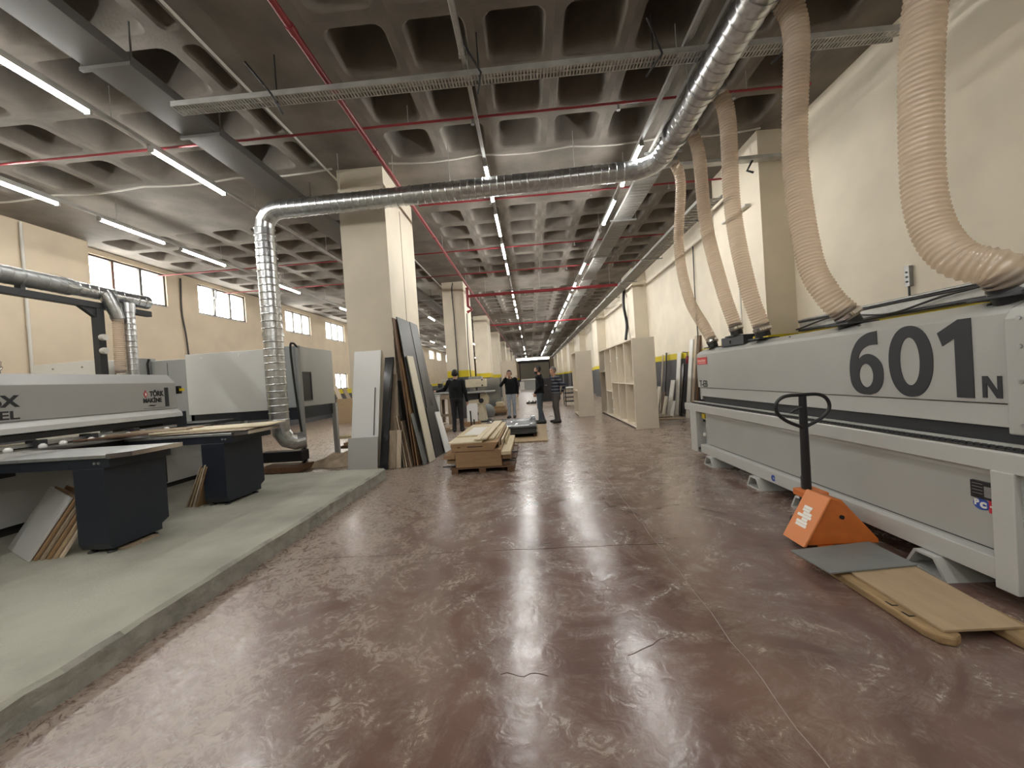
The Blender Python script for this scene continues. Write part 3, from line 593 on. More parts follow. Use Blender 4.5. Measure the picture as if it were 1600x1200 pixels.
# lettering on the hood front (faces the hall, -X): right = -Y, up = Z
def flat(polys, m, name, parent, x, th=.004, holes=None):
    """polys in (u,z) with u measured toward the camera; curve-filled with holes, standing on plane x"""
    cu = bpy.data.curves.new(name, 'CURVE'); cu.dimensions = '2D'; cu.fill_mode = 'BOTH'; cu.extrude = th/2
    for P in polys:
        s_ = cu.splines.new('POLY'); s_.points.add(len(P)-1); s_.use_cyclic_u = True
        for i, (u, v) in enumerate(P): s_.points[i].co = (u, v, 0, 1)
    o = bpy.data.objects.new('t', cu); COL.objects.link(o); me = bpy.data.meshes.new_from_object(o.evaluated_get(bpy.context.evaluated_depsgraph_get())); bpy.data.objects.remove(o)
    M = Matrix(((0, 0, -1, x), (-1, 0, 0, 0), (0, 1, 0, 0), (0, 0, 0, 1))); me.transform(M); me.materials.clear(); return link(name, me, m, parent)
def ell(cu, cz, a, b, p=2.0, n=48):
    return [(cu+a*math.copysign(abs(math.cos(2*PI*i/n))**(2/p), math.cos(2*PI*i/n)), cz+b*math.copysign(abs(math.sin(2*PI*i/n))**(2/p), math.sin(2*PI*i/n))) for i in range(n)]
U = lambda y: -y
LX = 2.797
# 6: a bowl with a counter, and a sweeping stem joined to it
y0, y1 = 3.51, 3.19; cx = -(y0+y1)/2; cz, a_, b_ = 1.352, .160, .172
outer = []; 
for i in range(31):                      # bowl from the left side round the bottom to the right and over the top
    an = PI*.88+(2*PI*.82)*i/30; outer.append((cx+a_*math.cos(an), cz+b_*math.sin(an)))
outer_stem = [(cx-.150, cz+.07), (cx-.146, cz+.14), (cx-.118, cz+.22), (cx-.06, cz+.295), (cx+.02, cz+.334), (cx+.118, cz+.345), (cx+.118, cz+.235), (cx+.05, cz+.232), (cx-.01, cz+.215), (cx-.045, cz+.185), (cx-.062, cz+.135)]
six = [(cx-a_, cz)]+outer_stem[:5]+[(cx+.118, cz+.345)]
def sm(P, n=5): return [(q.x, q.y) for q in bez([(u, v, 0) for u, v in P], n)]
left = sm([(cx+.03, cz-.172), (cx-.04, cz-.170), (cx-.10, cz-.145), (cx-.145, cz-.085), (cx-.160, cz+.01), (cx-.152, cz+.11), (cx-.120, cz+.21), (cx-.06, cz+.290), (cx+.025, cz+.335), (cx+.118, cz+.347)])
right = sm([(cx+.118, cz+.238), (cx+.04, cz+.235), (cx-.02, cz+.208), (cx-.055, cz+.165), (cx-.066, cz+.125)])[:-1]+sm([(cx-.066, cz+.125), (cx-.02, cz+.158), (cx+.04, cz+.165), (cx+.105, cz+.132), (cx+.150, cz+.07), (cx+.160, cz-.01), (cx+.145, cz-.085), (cx+.10, cz-.145), (cx+.04, cz-.171)])
flat([left+right, ell(cx+.002, cz-.012, .066, .098)], 'ink', 'big_digit', t, LX)
flat([ell(-2.975, 1.441, .165, .262, 2.15), ell(-2.975, 1.441, .074, .176, 2.1)], 'ink', 'big_digit', t, LX)
flat([[(-2.67, 1.19), (-2.57, 1.19), (-2.57, 1.70), (-2.645, 1.70), (-2.775, 1.625), (-2.745, 1.535), (-2.67, 1.58)]], 'ink', 'big_digit', t, LX)
flat([[(-2.525, 1.195), (-2.502, 1.195), (-2.502, 1.285), (-2.453, 1.195), (-2.425, 1.195), (-2.425, 1.33), (-2.448, 1.33), (-2.448, 1.24), (-2.497, 1.33), (-2.525, 1.33)]], 'ink', 'small_letter', t, LX)
s_ = box('red_sign', 'red_sign', t, 2.793, 2.799, 6.22, 6.56, 1.54, 1.655); [box('sign_print', 'pale_pink', s_, 2.7915, 2.7935, 6.50-i*.047, 6.535-i*.047, 1.578+.004*(i % 2), 1.622-.003*(i % 3)) for i in range(6)]
box('sign_line', 'off_white', s_, 2.7915, 2.793, 6.26, 6.52, 1.56, 1.565)
text('T-EB', .145, 'ink', t, (2.797, 6.53, 1.18), (0, -1, 0), (0, 0, 1), sx=1.0, offset=.002)
lp = box('rating_plate', 'black', t, 2.700, 2.721, 2.41, 2.53, .585, .69); box('plate_field', 'galv_dull', lp, 2.697, 2.701, 2.42, 2.455, .60, .665)
for z in (.675, .655, .635, .615): box('plate_line', 'galv_dull', lp, 2.698, 2.7005, 2.465, 2.52, z-.002, z+.001)
lg = flat([ell(-2.49, .545, .043, .035)], 'blue', 'oval_sticker', t, 2.717); text('P', .05, 'off_white', lg, (2.713, 2.525, .537), (0, -1, 0), (0, 0, 1), offset=.002); text('C', .044, 'off_white', lg, (2.713, 2.492, .528), (0, -1, 0), (0, 0, 1), offset=.004)
st = box('red_sticker', 'sticker_red', t, 2.712, 2.72, 2.405, 2.447, .505, .585); box('sticker_bar', 'off_white', st, 2.7105, 2.7125, 2.41, 2.44, .54, .55)
text('C', .075, 'blue', t, (2.647, 4.47, .175), (0, -1, 0), (0, 0, 1), name='round_sticker', offset=.008)
bx_ = box('blue_box', 'navy', t, 2.86, 3.12, 5.27, 5.86, TZ-.03, TZ+.10, bevel=.006); MB().lathe([(.022, 0), (.022, .012)], (2.848, 5.62, TZ+.03), 'x', 12).build('knob', 'black', bx_); MB().lathe([(.02, 0), (.02, .05)], (2.9, 5.10, TZ+.03), 'x', 12).build('brass_valve', 'yellow', t)

# ================================================================== PALLET JACK with its load
t = thing('pallet_jack', (2.34, 3.2, 0), 'orange hand pallet jack with black steering handle before the machine', 'pallet jack')
fr = MB().prism([(2.03, .052), (2.61, .052), (2.60, .09), (2.345, .40), (2.27, .42), (2.24, .41)], 3.08, 3.30, 'y').build('fork_frame', 'orange', t, .012)
MB().prism([(2.022, .052), (2.047, .052), (2.255, .425), (2.235, .425)], 3.06, 3.31, 'y').build('side_plate', 'orange_l', fr, .006)
rs = random.Random(3)
for i in range(7):          # worn pale sticker, flaked into patches
    q = .17+.022*i; x = 2.0275+(q-.05)*.5533; a = 3.12+rs.uniform(0, .04); b_2 = 3.25+rs.uniform(-.05, .03)
    MB().prism([(x-.0015, q), (x+.0095, q+.0185), (x+.0125, q+.0185), (x+.0015, q)], a, b_2, 'y').build('worn_sticker', 'off_white', fr).location.x = -.006
MB().lathe([(.016, 0), (.016, .012)], (2.33, 3.066, .27), 'y', 10).build('frame_hole', 'black', fr)
for x in (2.21, 2.42):
    box('fork', 'orange', t, x-.06, x+.06, 2.30, 3.10, .012, .050, bevel=.008); MB().lathe([(.022, -.05), (.022, .05)], (x, 2.36, .023), 'x', 14).build('fork_roller', 'black_rub', t)
for x in (2.20, 2.40): MB().lathe([(.07, 0), (.085, .01), (.085, .05), (.07, .06)], (x, 3.42, .086), 'x', 20).build('steer_wheel', 'black_rub', t)
MB().lathe([(.05, .14), (.055, .2), (.04, .34), (.028, .36), (.028, .5)], (2.30, 3.42, 0), 'z', 16).build('hydraulic_pump', 'black', t); box('pump_bridge', 'orange', t, 2.22, 2.40, 3.28, 3.46, .34, .40, bevel=.01)
box('axle_block', 'black', t, 2.19, 2.47, 3.38, 3.46, .06, .15)
MB().tube([(2.30, 3.40, .36), (2.29, 3.38, .7), (2.28, 3.36, 1.20)], [.036, .033, .028], 14).build('handle_shaft', 'black', t)
loop = bez([(2.275, 3.36, .93), (2.42, 3.36, 1.00), (2.492, 3.36, 1.08), (2.48, 3.36, 1.16), (2.41, 3.36, 1.205), (2.275, 3.36, 1.21), (2.14, 3.36, 1.205), (2.07, 3.36, 1.16), (2.063, 3.36, 1.08), (2.135, 3.36, 1.00), (2.275, 3.36, .93)], 6)
MB().tube(loop, .0145, 10, caps=False).build('handle_loop', 'black', t); MB().tube([(2.27, 3.35, 1.11), (2.20, 3.35, 1.085), (2.165, 3.35, 1.06)], [.01, .009, .006], 8).build('release_lever', 'black', t)
# load: two rough skids, a chipboard sheet and a grey sheet
def skid(name, x0, x1, ya, yb, label):
    P = [(x0, yb), (x0, ya+.09), (x0+.02, ya+.03), ((x0+x1)/2, ya), (x1-.02, ya+.03), (x1, ya+.09), (x1, yb)]
    return single(name, 'skid', label, 'plank', MB().prism(P, .001, .052, 'z'), 'planks on the pallet jack', bevel=.012)
s1 = skid('timber_skid', 1.98, 2.13, 2.02, 2.88, 'rough round-ended timber plank on the pallet jack, left side, with black marks')
for y in (2.20, 2.30): MB().box(1.992, 2.004, y, y+.045, .0505, .0535).box(1.992, 2.03, y, y+.01, .0505, .0535).build('black_mark', 'black', s1)
skid('timber_skid', 2.34, 2.50, 1.75, 2.26, 'rough timber plank on the pallet jack, right side at the frame edge')
single('chipboard_sheet', 'mdf', 'bare chipboard sheet lying on the pallet jack planks', 'board', MB().prism([(2.035, 2.06), (2.44, 2.07), (2.50, 2.69), (2.05, 2.68)], .054, .068, 'z'), bevel=.002)
single('grey_sheet', 'grey_sheet', 'grey laminate sheet lying nearest the orange pallet jack frame', 'board', MB().prism([(1.865, 2.97), (1.90, 2.63), (2.51, 2.69), (2.51, 3.06)], .070, .081, 'z'), bevel=.002)

# ================================================================== BOOKCASES
def bookcase(label, x0, x1, ya, yb, h, divs, shelves, open_to, light_spots=()):
    """open on the -X ('l') or +X ('r') face; divs = inner uprights, shelves = (y0,y1,z)"""
    t = thing('bookcase', ((x0+x1)/2, (ya+yb)/2, 0), label, 'bookcase'); k = .04
    box('side_panel', 'book', t, x0, x1, ya, ya+k, .0, h, bevel=.003); box('side_panel', 'book', t, x0, x1, yb-k, yb, .0, h, bevel=.003)
    box('top_panel', 'book', t, x0, x1, ya+k, yb-k, h-k, h, bevel=.003); box('bottom_panel', 'book', t, x0, x1, ya+k, yb-k, .04, .04+k, bevel=.003)
    xb = x1-.02 if open_to == 'l' else x0; box('back_panel', 'book', t, xb, xb+.02, ya+k, yb-k, .08, h-k)
    box('plinth', 'black_rub', t, x0+.03, x1-.01, ya+.04, yb-.04, 0, .04)
    e0, e1 = (x0+.005, x1-.02) if open_to == 'l' else (x0+.02, x1-.005)
    for y in divs: box('divider', 'book', t, e0, e1, y-.02, y+.02, .08, h-k, bevel=.003)
    for a, b, z in shelves: box('shelf', 'book', t, e0, e1, a+.02, b-.02, z-.018, z+.018, bevel=.003)
    for y, z in light_spots: box('light_spot', 'white_lac', t, e0-.012, e0+.03, y-.05, y+.05, z-.02, z+.02, bevel=.006)  # white blocks put in to stand for small bright lights inside the case
    return t
bookcase('wide beige bookcase with ten open compartments standing near the right wall', 2.65, 3.23, 10.05, 14.85, 2.36, (10.96, 11.87, 12.79, 13.76), [(10.07, 10.96, 1.18), (10.96, 11.87, 1.18), (11.87, 12.79, 1.18), (12.79, 13.76, .89), (13.76, 14.83, 1.56)], 'l', [(11.87, 1.95), (12.79, 1.88), (12.79, 1.50), (12.79, .66), (12.79, .30), (13.98, 1.60)])
bookcase('narrow tall beige bookcase in mid hall left of the wide bookcase', 1.65, 2.22, 13.9, 15.25, 2.36, (), [(13.92, 15.23, .93)], 'l')
bookcase('beige bookcase far back behind the man with his hand at his face', -1.36, -.68, 18.3, 19.7, 2.40, (), [(18.3, 19.7, .95), (18.3, 19.7, 1.7)], 'r')

# ================================================================== BOARDS along the right wall
def lean(name, m, label, base, length, width, thick, ang, yaw=0, group=None, z=0, parts=None):
    """board standing on its short edge at base, leaning by ang toward local +x (rotated by yaw about z); width along local y"""
    M = Matrix.Translation(base) @ Matrix.Rotation(yaw, 4, 'Z') @ Matrix.Rotation(ang, 4, 'Y')
    o = single(name, m, label, 'board', MB().box(0, thick, -width/2, width/2, 0, length, M=M), group, bevel=.002)
    return o, M
GR = 'boards along the right wall'
lean('leaning_board', 'walnut', 'tall brown board leaning on the right wall beside the machine end', (4.66, 11.3, 0), 2.42, .10, .05, .10, 0, GR)
lean('leaning_board', 'pale_wood', 'tall pale edged board next to the brown one on the right wall', (4.64, 11.52, 0), 2.44, .16, .03, .11, 0, GR)
lean('leaning_board', 'off_white', 'tall off-white board leaning on the right wall near the thin cable', (4.62, 11.78, 0), 2.36, .24, .03, .11, 0, GR)
lean('leaning_board', 'black_gloss', 'narrow tall black board leaning on the right wall', (4.64, 12.4, 0), 1.65, .14, .03, .12, 0, GR)
lean('leaning_board', 'off_white', 'tall white panel leaning on the right wall behind the short offcuts', (4.66, 12.75, 0), 2.02, .30, .02, .10, 0, GR)
lean('leaning_board', 'pale_wood', 'thin pale strip leaning on the right wall, tallest of the far pair', (4.66, 14.3, 0), 2.05, .08, .03, .10, 0, GR)
lean('leaning_board', 'anthracite', 'thin dark strip leaning on the right wall beside the pale strip', (4.68, 13.95, 0), 2.1, .10, .03, .09, 0, GR)
lean('leaning_board', 'off_white', 'medium white offcut leaning among short boards on the right wall', (4.50, 13.0, 0), 1.15, .34, .025, .18, 0, GR)
lean('leaning_board', 'cream_board', 'short cream offcut in front of the medium white offcut', (4.36, 13.1, 0), .62, .28, .025, .22, 0, GR)
lean('leaning_board', 'cream_board', 'short cream offcut nearest the wide bookcase', (4.40, 14.0, 0), .92, .36, .025, .20, 0, GR)
lean('leaning_board', 'off_white', 'shortest white offcut leaning at the foot of the black board', (4.40, 12.45, 0), .50, .26, .025, .22, 0, GR)
lean('leaning_board', 'walnut', 'short brown offcut leaning between the cream offcuts', (4.45, 13.55, 0), .75, .20, .025, .20, 0, GR)
single('floor_strip', 'pale_wood', 'long pale strip of wood lying by the right wall boards', 'board', MB().box(3.7, 4.5, 11.6, 11.72, 0, .025), bevel=.002)
single('floor_strip', 'oak', 'darker strip of wood lying before the right wall boards', 'board', MB().box(3.6, 4.35, 12.2, 12.32, 0, .03), bevel=.002)
t = thing('hanging_grinder', (4.8, 11.9, 1.7), 'small red and grey tool hanging on the right wall', 'tool'); MB().lathe([(.02, 0), (.05, .05), (.055, .2), (.03, .26)], (4.86, 12.1, 1.62), 'z', 14).build('body', 'red_pipe', t); MB().tube([(4.86, 12.1, 1.88), (4.86, 12.1, 1.98), (4.72, 12.1, 2.0)], .02, 8).build('hook', 'galv_dull', t)

# ================================================================== PANEL SAW (left, on the platform)
PZ = .16
t = thing('panel_saw', (-6.0, 4.5, PZ), 'pale grey panel saw with long pressure-beam hood at far left', 'machine')
box('saw_body', 'mach_tex', t, -6.6, -5.70, 1.5, 4.62, .27, .92, bevel=.006); box('body_door', 'mach_tex', t, -6.6, -5.69, 4.66, 5.60, .27, .92, bevel=.006); box('body_door', 'mach_tex', t, -6.6, -5.69, 5.64, 6.62, .25, .92, bevel=.006)
box('body_vent', 'black', t, -5.70, -5.685, 3.55, 3.92, .80, .86); box('plinth', 'black_rub', t, -6.5, -5.8, 1.6, 6.5, PZ, .27); box('door_hinge', 'black', t, -5.69, -5.675, 5.61, 5.635, .27, .9)
for y in (4.8, 5.75, 6.4): MB().lathe([(.05, 0), (.05, .02), (.02, .03), (.02, .11)], (-5.85, y, PZ), 'z', 12).build('leveling_foot', 'black', t)
bed = box('bed', 'bed_dark', t, -6.6, -5.15, 1.5, 5.95, 1.06, 1.10, bevel=.004); box('bed_beam', 'black', t, -5.6, -5.18, 1.5, 5.9, .94, 1.06); box('cutting_slot', 'black', bed, -5.58, -5.52, 1.5, 5.9, 1.098, 1.104)
box('bed_edge', 'chrome', bed, -5.16, -5.13, 1.5, 5.3, 1.065, 1.105)
for i in range(11):
    y = 2.9+i*.235+random.uniform(-.05, .05); x = -5.27-.05*(i % 2)
    MB().lathe([(.032, 0), (.036, .012), (.03, .03), (.014, .044)], (x, y, 1.10), 'z', 12).build('bed_ball', 'white_lac', bed)
box('gripper_bar', 'steel', t, -5.50, -5.43, 2.0, 5.6, 1.115, 1.15)
for y in (3.3, 3.9, 4.4, 4.9): box('gripper', 'dark_grey', t, -5.52, -5.36, y, y+.08, 1.10, 1.18, bevel=.004)
hood = MB().prism([(-6.35, 1.40), (-5.52, 1.40), (-5.44, 1.33), (-5.43, 1.27), (-5.52, 1.25), (-6.35, 1.22)], 1.5, 5.72, 'y').build('hood_lip', 'saw_light', t, .004)
MB().prism([(-6.4, 1.40), (-5.50, 1.40), (-5.50, 1.79), (-5.62, 1.92), (-6.3, 1.93), (-6.4, 1.85)], 1.5, 5.70, 'y').build('hood', 'saw_grey', t, .006)
box('hood_end', 'saw_grey', t, -6.35, -5.52, 5.70, 5.72, 1.40, 1.80); box('end_block', 'navy', t, -6.3, -5.5, 5.45, 5.85, 1.10, 1.34, bevel=.004); box('rear_fence', 'dark_grey', t, -6.3, -5.3, 5.95, 6.6, 1.08, 1.13)
box('hood_rubber', 'black', t, -5.58, -5.47, 1.5, 5.7, 1.19, 1.255)
R_ = (0, 1, 0); Un = (0, 0, 1)
text('TÖRK', .10, 'ink', t, (-5.497, 5.285, 1.60), R_, Un, offset=.005, sx=.76); text('MAKİNE', .085, 'ink', t, (-5.497, 5.185, 1.51), R_, Un, offset=.004, sx=.84)
MB().prism([(5.225, 1.575), (5.255, 1.63), (5.225, 1.69), (5.195, 1.63)], -5.502, -5.496, 'x').build('logo_diamond', 'sticker_red', t); MB().prism([(5.225, 1.60), (5.24, 1.63), (5.225, 1.66), (5.21, 1.63)], -5.499, -5.494, 'x').build('logo_core', 'off_white', t)
box('sign_strip', 'dark_grey', t, -5.502, -5.495, 5.51, 5.57, 1.435, 1.72); box('tag_line', 'ink', t, -5.502, -5.4965, 5.19, 5.50, 1.425, 1.43)
MB().prism([(5.25, 1.46), (5.29, 1.475), (5.35, 1.468), (5.38, 1.48), (5.34, 1.452)], -5.502, -5.4965, 'x').build('small_saw_mark', 'ink', t)
text('6X', .165, 'ink', t, (-5.497, 3.855, 1.56), R_, Un, offset=.007, align='RIGHT', sx=1.1); text('EL', .125, 'ink', t, (-5.497, 3.86, 1.425), R_, Un, offset=.003, align='RIGHT', sx=1.35)
sw = box('switch_box', 'black', t, -5.56, -5.50, 5.74, 5.80, 1.62, 1.74); box('isolator_knob', 'yellow', sw, -5.5, -5.44, 5.755, 5.785, 1.66, 1.70)
# two side tables on dark pedestals
def arm(label, ya, yb, xt, xped, w_, grp, tipdy):
    t = thing('side_table', (xped, (ya+yb)/2, PZ), label, 'table', grp)
    MB().prism([(-5.15, ya), (xt, ya), (xt+.10, ya+tipdy), (xt+.10, yb-.05), (xt+.04, yb), (-5.15, yb)], 1.035, 1.065, 'z').build('table_top', 'galv_dull', t, .003)
    MB().prism([(xt-.02, ya-.006), (xt+.02, ya-.006), (xt+.115, ya+tipdy), (xt+.115, yb-.05), (xt+.10, yb-.05), (xt+.10, ya+tipdy+.01)], 1.03, 1.072, 'z').build('edge_trim', 'chrome', t)
    box('under_frame', 'navy', t, -5.12, xt-.02, ya+.02, yb-.05, .945, 1.035, bevel=.004)
    MB().prism([(ya+.05, .20), (ya+.02, .26), (ya+.02, .945), (yb-.06, .945), (yb-.06, .30), (yb-.14, .26), (yb-.14, .2)], xped-.30, xped, 'x').build('pedestal', 'navy', t, .006)
    for y in (ya+.09, yb-.18):
        for x in (xped-.25, xped-.06): MB().lathe([(.035, 0), (.035, .012), (.012, .02), (.012, .06)], (x, y, PZ), 'z', 12).build('leveling_foot', 'black', t)
    for x in (xt-.16, xt-.12): MB().lathe([(.012, 0), (.012, .008)], (x, ya+.012, .99), 'y', 10).build('bolt', 'steel', t)
    return t
arm('near side table of the saw on a dark blue pedestal', 3.24, 3.90, -3.80, -3.88, .6, 'saw side tables', .10)
arm('far side table of the saw on a dark blue pedestal, boards on top', 4.58, 5.34, -3.72, -3.87, .6, 'saw side tables', .10)
single('wood_shim', 'oak', 'strip of wood on the platform under the near side table pedestal', 'board', MB().box(-4.05, -3.90, 3.36, 3.68, PZ, PZ+.018)).location = (.06, 0, 0)
# boards lying on the far table
def lying(label, cx, cy, z, L, W, th, yaw, m, grp='boards on the far saw table'):
    M = Matrix.Translation((cx, cy, z)) @ Matrix.Rotation(yaw, 4, 'Z'); return single('loose_board', m, label, 'board', MB().box(-L/2, L/2, -W/2, W/2, 0, th, M=M), grp, bevel=.002)
lying('pale cream board whose corner juts past the far saw table', -4.22, 5.02, 1.102, 1.35, .62, .018, .22, 'ply2')
lying('lower thin board sticking out under the cream board', -4.25, 4.92, 1.078, 1.2, .55, .018, .05, 'pale_wood')
lying('brown strip lying across the saw bed beside the cream board', -4.92, 4.70, 1.122, .85, .16, .018, .35, 'oak')
lying('pale strip lying beside the brown strip on the saw bed', -4.98, 4.98, 1.122, .85, .14, .016, .25, 'mdf')
lying('darker strip lying farthest left on the saw bed', -5.1, 4.45, 1.108, .7, .12, .018, .6, 'walnut')
# offcuts leaning on the pedestals
def lean2(label, x, y, L, W, th, tilt, m, grp, yaw=0): return lean('leaning_offcut', m, label, (x, y, PZ), L, W, th, tilt, yaw, grp)
G = 'offcuts leaning on the near pedestal'
def lb(name, m, label, bl, br, tr, tl, th, off=(0, 0, 0), zs=1):
    o_ = Vector(off); q = [Vector(v)+o_ for v in (bl, br, tr, tl)]
    for k_ in (2, 3): b_ = q[3-k_]; q[k_] = b_+(q[k_]-b_)*zs
    n_ = (q[1]-q[0]).cross(q[3]-q[0]).normalized()*(-th); vs = q+[v+n_ for v in q]
    return single(name, m, label, 'board', MB().add(vs, [(0, 3, 2, 1), (4, 5, 6, 7), (0, 1, 5, 4), (1, 2, 6, 5), (2, 3, 7, 6), (3, 0, 4, 7)]), G, bevel=.002)
BL, BR, TR, TL = (-5.25, 3.515, .165), (-4.563, 3.175, .165), (-4.436, 3.431, .655), (-5.116, 3.785, .695)
lb('leaning_offcut', 'saw_light', 'white faced panel leaning in front on the near pedestal', BL, BR, TR, TL, .02)
for i in range(5): lb('leaning_offcut', ['mdf_edge', 'oak', 'mdf_edge', 'mdf', 'pale_wood'][i], ['brown offcut right behind the white panel', 'second brown offcut behind the white panel', 'third brown offcut in the stack at the near pedestal', 'fourth brown offcut in the stack at the near pedestal', 'last pale edged offcut touching the near pedestal'][i], BL, BR, TR, TL, .022, (.05*(i+1), .010*(i+1), 0), 1.0-.03*(i % 2))
G = 'offcuts leaning on the far pedestal'
for i in range(4): lean2(['outermost thin board leaning on the far pedestal', 'second thin board leaning on the far pedestal', 'third thin board leaning on the far pedestal', 'innermost thin board against the far pedestal'][i], -4.42+i*.045, 4.72, .56-.03*(i % 2), .26, .016, .42-.03*i, ['oak', 'mdf', 'pale_wood', 'mdf_edge'][i], G)

# ================================================================== BLACK GANTRY with its duct and hoses
t = thing('gantry', (-7.0, 6.0, 0), 'black steel gantry beam on a post behind the panel saw', 'gantry')
MB().box(-7.05, -6.95, -2, 6.84, 3.10, 3.20).build('beam', 'dark_grey', t, .006); box('post', 'dark_grey', t, -7.06, -6.95, 5.92, 6.03, PZ, 3.1, bevel=.004)
MB().prism([(5.70, 3.10), (5.92, 3.10), (5.92, 2.95)], -7.04, -6.97, 'x').build('bracket', 'dark_grey', t)
for z in (2.62, 2.40): MB().lathe([(.05, -.03), (.055, 0), (.05, .04)], (-6.9, 5.94, z), 'x', 12).build('cable_clip', 'white_pvc', t)
t = thing('gantry_duct', (-7.0, 4, 3.36), 'silver spiral duct lying along the black gantry beam', 'duct')
ribbed([(-7.0, -2, 3.37), (-7.0, 5.55, 3.37)], .125, .13, .004, 20).build('duct_section', 'galv_dull', t); ribbed([(-7.0, 5.55, 3.37), (-7.0, 6.72, 3.36)], .115, .13, .004, 20).build('duct_section', 'galv', t)
[box('saddle', 'dark_grey', t, -7.05, -6.95, y, y+.05, 3.20, 3.262) for y in (1.0, 3.2, 5.0, 6.5)]; MB().tube([(-7.0, 5.5, 3.37), (-7.0, 5.6, 3.37)], .135, 20).build('joint_collar', 'galv', t); MB().tube([(-7.0, 6.70, 3.36), (-7.0, 6.80, 3.36)], .122, 20).build('end_cap', 'galv', t)
MB().tube([(-6.93, 6.05, 3.36), (-6.88, 6.12, 3.12), (-6.86, 6.16, 2.95)], [.11, .10, .085], 16).build('branch_stub', 'galv', t)
t = thing('drop_duct', (-6.86, 6.25, 2.0), 'silver vertical duct dropping from the gantry duct', 'duct'); ribbed([(-6.92, 6.38, 3.2), (-6.92, 6.38, 1.6)], .09, .1, .005, 18).build('duct_section', 'galv', t); MB().tube([(-6.92, 6.38, 3.1), (-6.92, 6.38, 3.26)], .1, 18).build('joint_collar', 'galv', t)
hose('clear hose dropping beside the gantry post', [(-6.86, 6.15, 2.98), (-6.85, 6.14, 2.6), (-6.84, 6.12, 2.2), (-6.84, 6.12, 1.98)], .07, (-6.84, 6.12, 1.93))
hose('arched clear hose at the far left edge above the saw hood', [(-6.6, 2.4, 2.7), (-6.5, 3.2, 2.52), (-6.4, 3.85, 2.38), (-6.3, 4.16, 2.12), (-6.3, 4.2, 1.99)], .085, (-6.3, 4.2, 1.93))
# ================================================================== CABINETS behind the saw
t = thing('steel_cabinet', (-7.8, 7.9, 0), 'grey steel cabinet with a pale rounded post behind the saw', 'cabinet')
box('carcass', 'grey_cab', t, -7.75, -6.98, 7.52, 8.3, .2, 2.36, bevel=.01); box('base', 'navy', t, -7.7, -7.0, 7.55, 8.2, .0, .2); MB().tube([(-7.95, 7.6, .2), (-7.95, 7.6, 2.42)], .16, 20).build('corner_post', 'grey_cab', t); pipe_ = MB().tube([(-7.74, 7.48, 2.40), (-7.76, 7.46, 2.30), (-7.73, 7.46, 1.6)], .02, 8).build('cable', 'black', t)
box('door_seam', 'dark_grey', t, -7.4, -7.395, 7.515, 7.521, .25, 2.3)
t = thing('steel_cover', (-8.9, 7.0, 0), 'white sheet-metal cover standing behind the saw at left', 'cabinet'); MB().prism([(-9.62, .0), (-8.26, .0), (-8.26, 2.40), (-9.62, 2.38)], 7.0, 7.5, 'y').build('cover', 'off_white', t, .008)
for x in (-9.2, -8.6): MB().lathe([(.018, 0), (.018, .008)], (x, 6.99, 2.28), 'y', 10).build('fixing', 'galv_dull', t)
t = thing('dust_filter', (-5.7, 8.2, 0), 'big white and grey dust filter cabinet on steel legs behind the vertical duct', 'machine')
box('white_bin', 'white_cab', t, -6.95, -5.30, 7.45, 8.9, 1.20, 2.43, bevel=.01); box('grey_bin', 'grey_cab', t, -5.28, -4.66, 7.48, 8.9, 1.22, 2.46, bevel=.012)
MB().tube([(-4.63, 7.50, 0.06), (-4.63, 7.50, 2.46)], .055, 16).build('corner_post', 'grey_cab', t); MB().lathe([(.09, 0), (.09, .015), (.03, .03), (.03, .08)], (-4.63, 7.5, 0), 'z', 14).build('leveling_foot', 'steel', t)
for x, y in ((-4.66, 8.85), (-6.9, 8.85), (-6.9, 7.52)): box('leg', 'grey_cab', t, x-.05, x+.05, y-.05, y+.05, 0, 1.22, bevel=.006)
box('lower_band', 'navy', t, -6.92, -5.31, 7.47, 8.88, 1.02, 1.20); box('lower_band', 'navy', t, -5.27, -4.68, 7.52, 8.88, .98, 1.22)
wn = box('inspection_window', 'black', t, -4.668, -4.640, 7.62, 7.92, 1.36, 1.92); MB().box(-4.66, -4.632, 7.60, 7.63, 1.34, 1.94).box(-4.66, -4.632, 7.91, 7.94, 1.34, 1.94).box(-4.66, -4.632, 7.6, 7.94, 1.34, 1.37).box(-4.66, -4.632, 7.6, 7.94, 1.91, 1.94).build('window_frame', 'dark_grey', wn)
MB().tube(bez([(-4.60, 7.48, 2.40), (-4.66, 7.42, 2.50), (-4.72, 7.42, 2.36), (-4.66, 7.42, 1.3), (-4.60, 7.42, .6), (-4.56, 7.40, .16), (-4.9, 7.35, .05), (-5.4, 7.2, .03)], 8), .02, 8).build('power_cable', 'black_rub', t)
box('waste_drawer', 'black', t, -5.34, -4.50, 7.18, 7.44, .19, .39, bevel=.01); box('drawer_base', 'walnut', t, -5.3, -4.45, 7.0, 7.5, .02, .12)
for x in (-6.6, -5.8): MB().lathe([(.02, 0), (.02, .01)], (x, 7.43, 2.34), 'y', 10).build('fixing', 'white_lac', t)
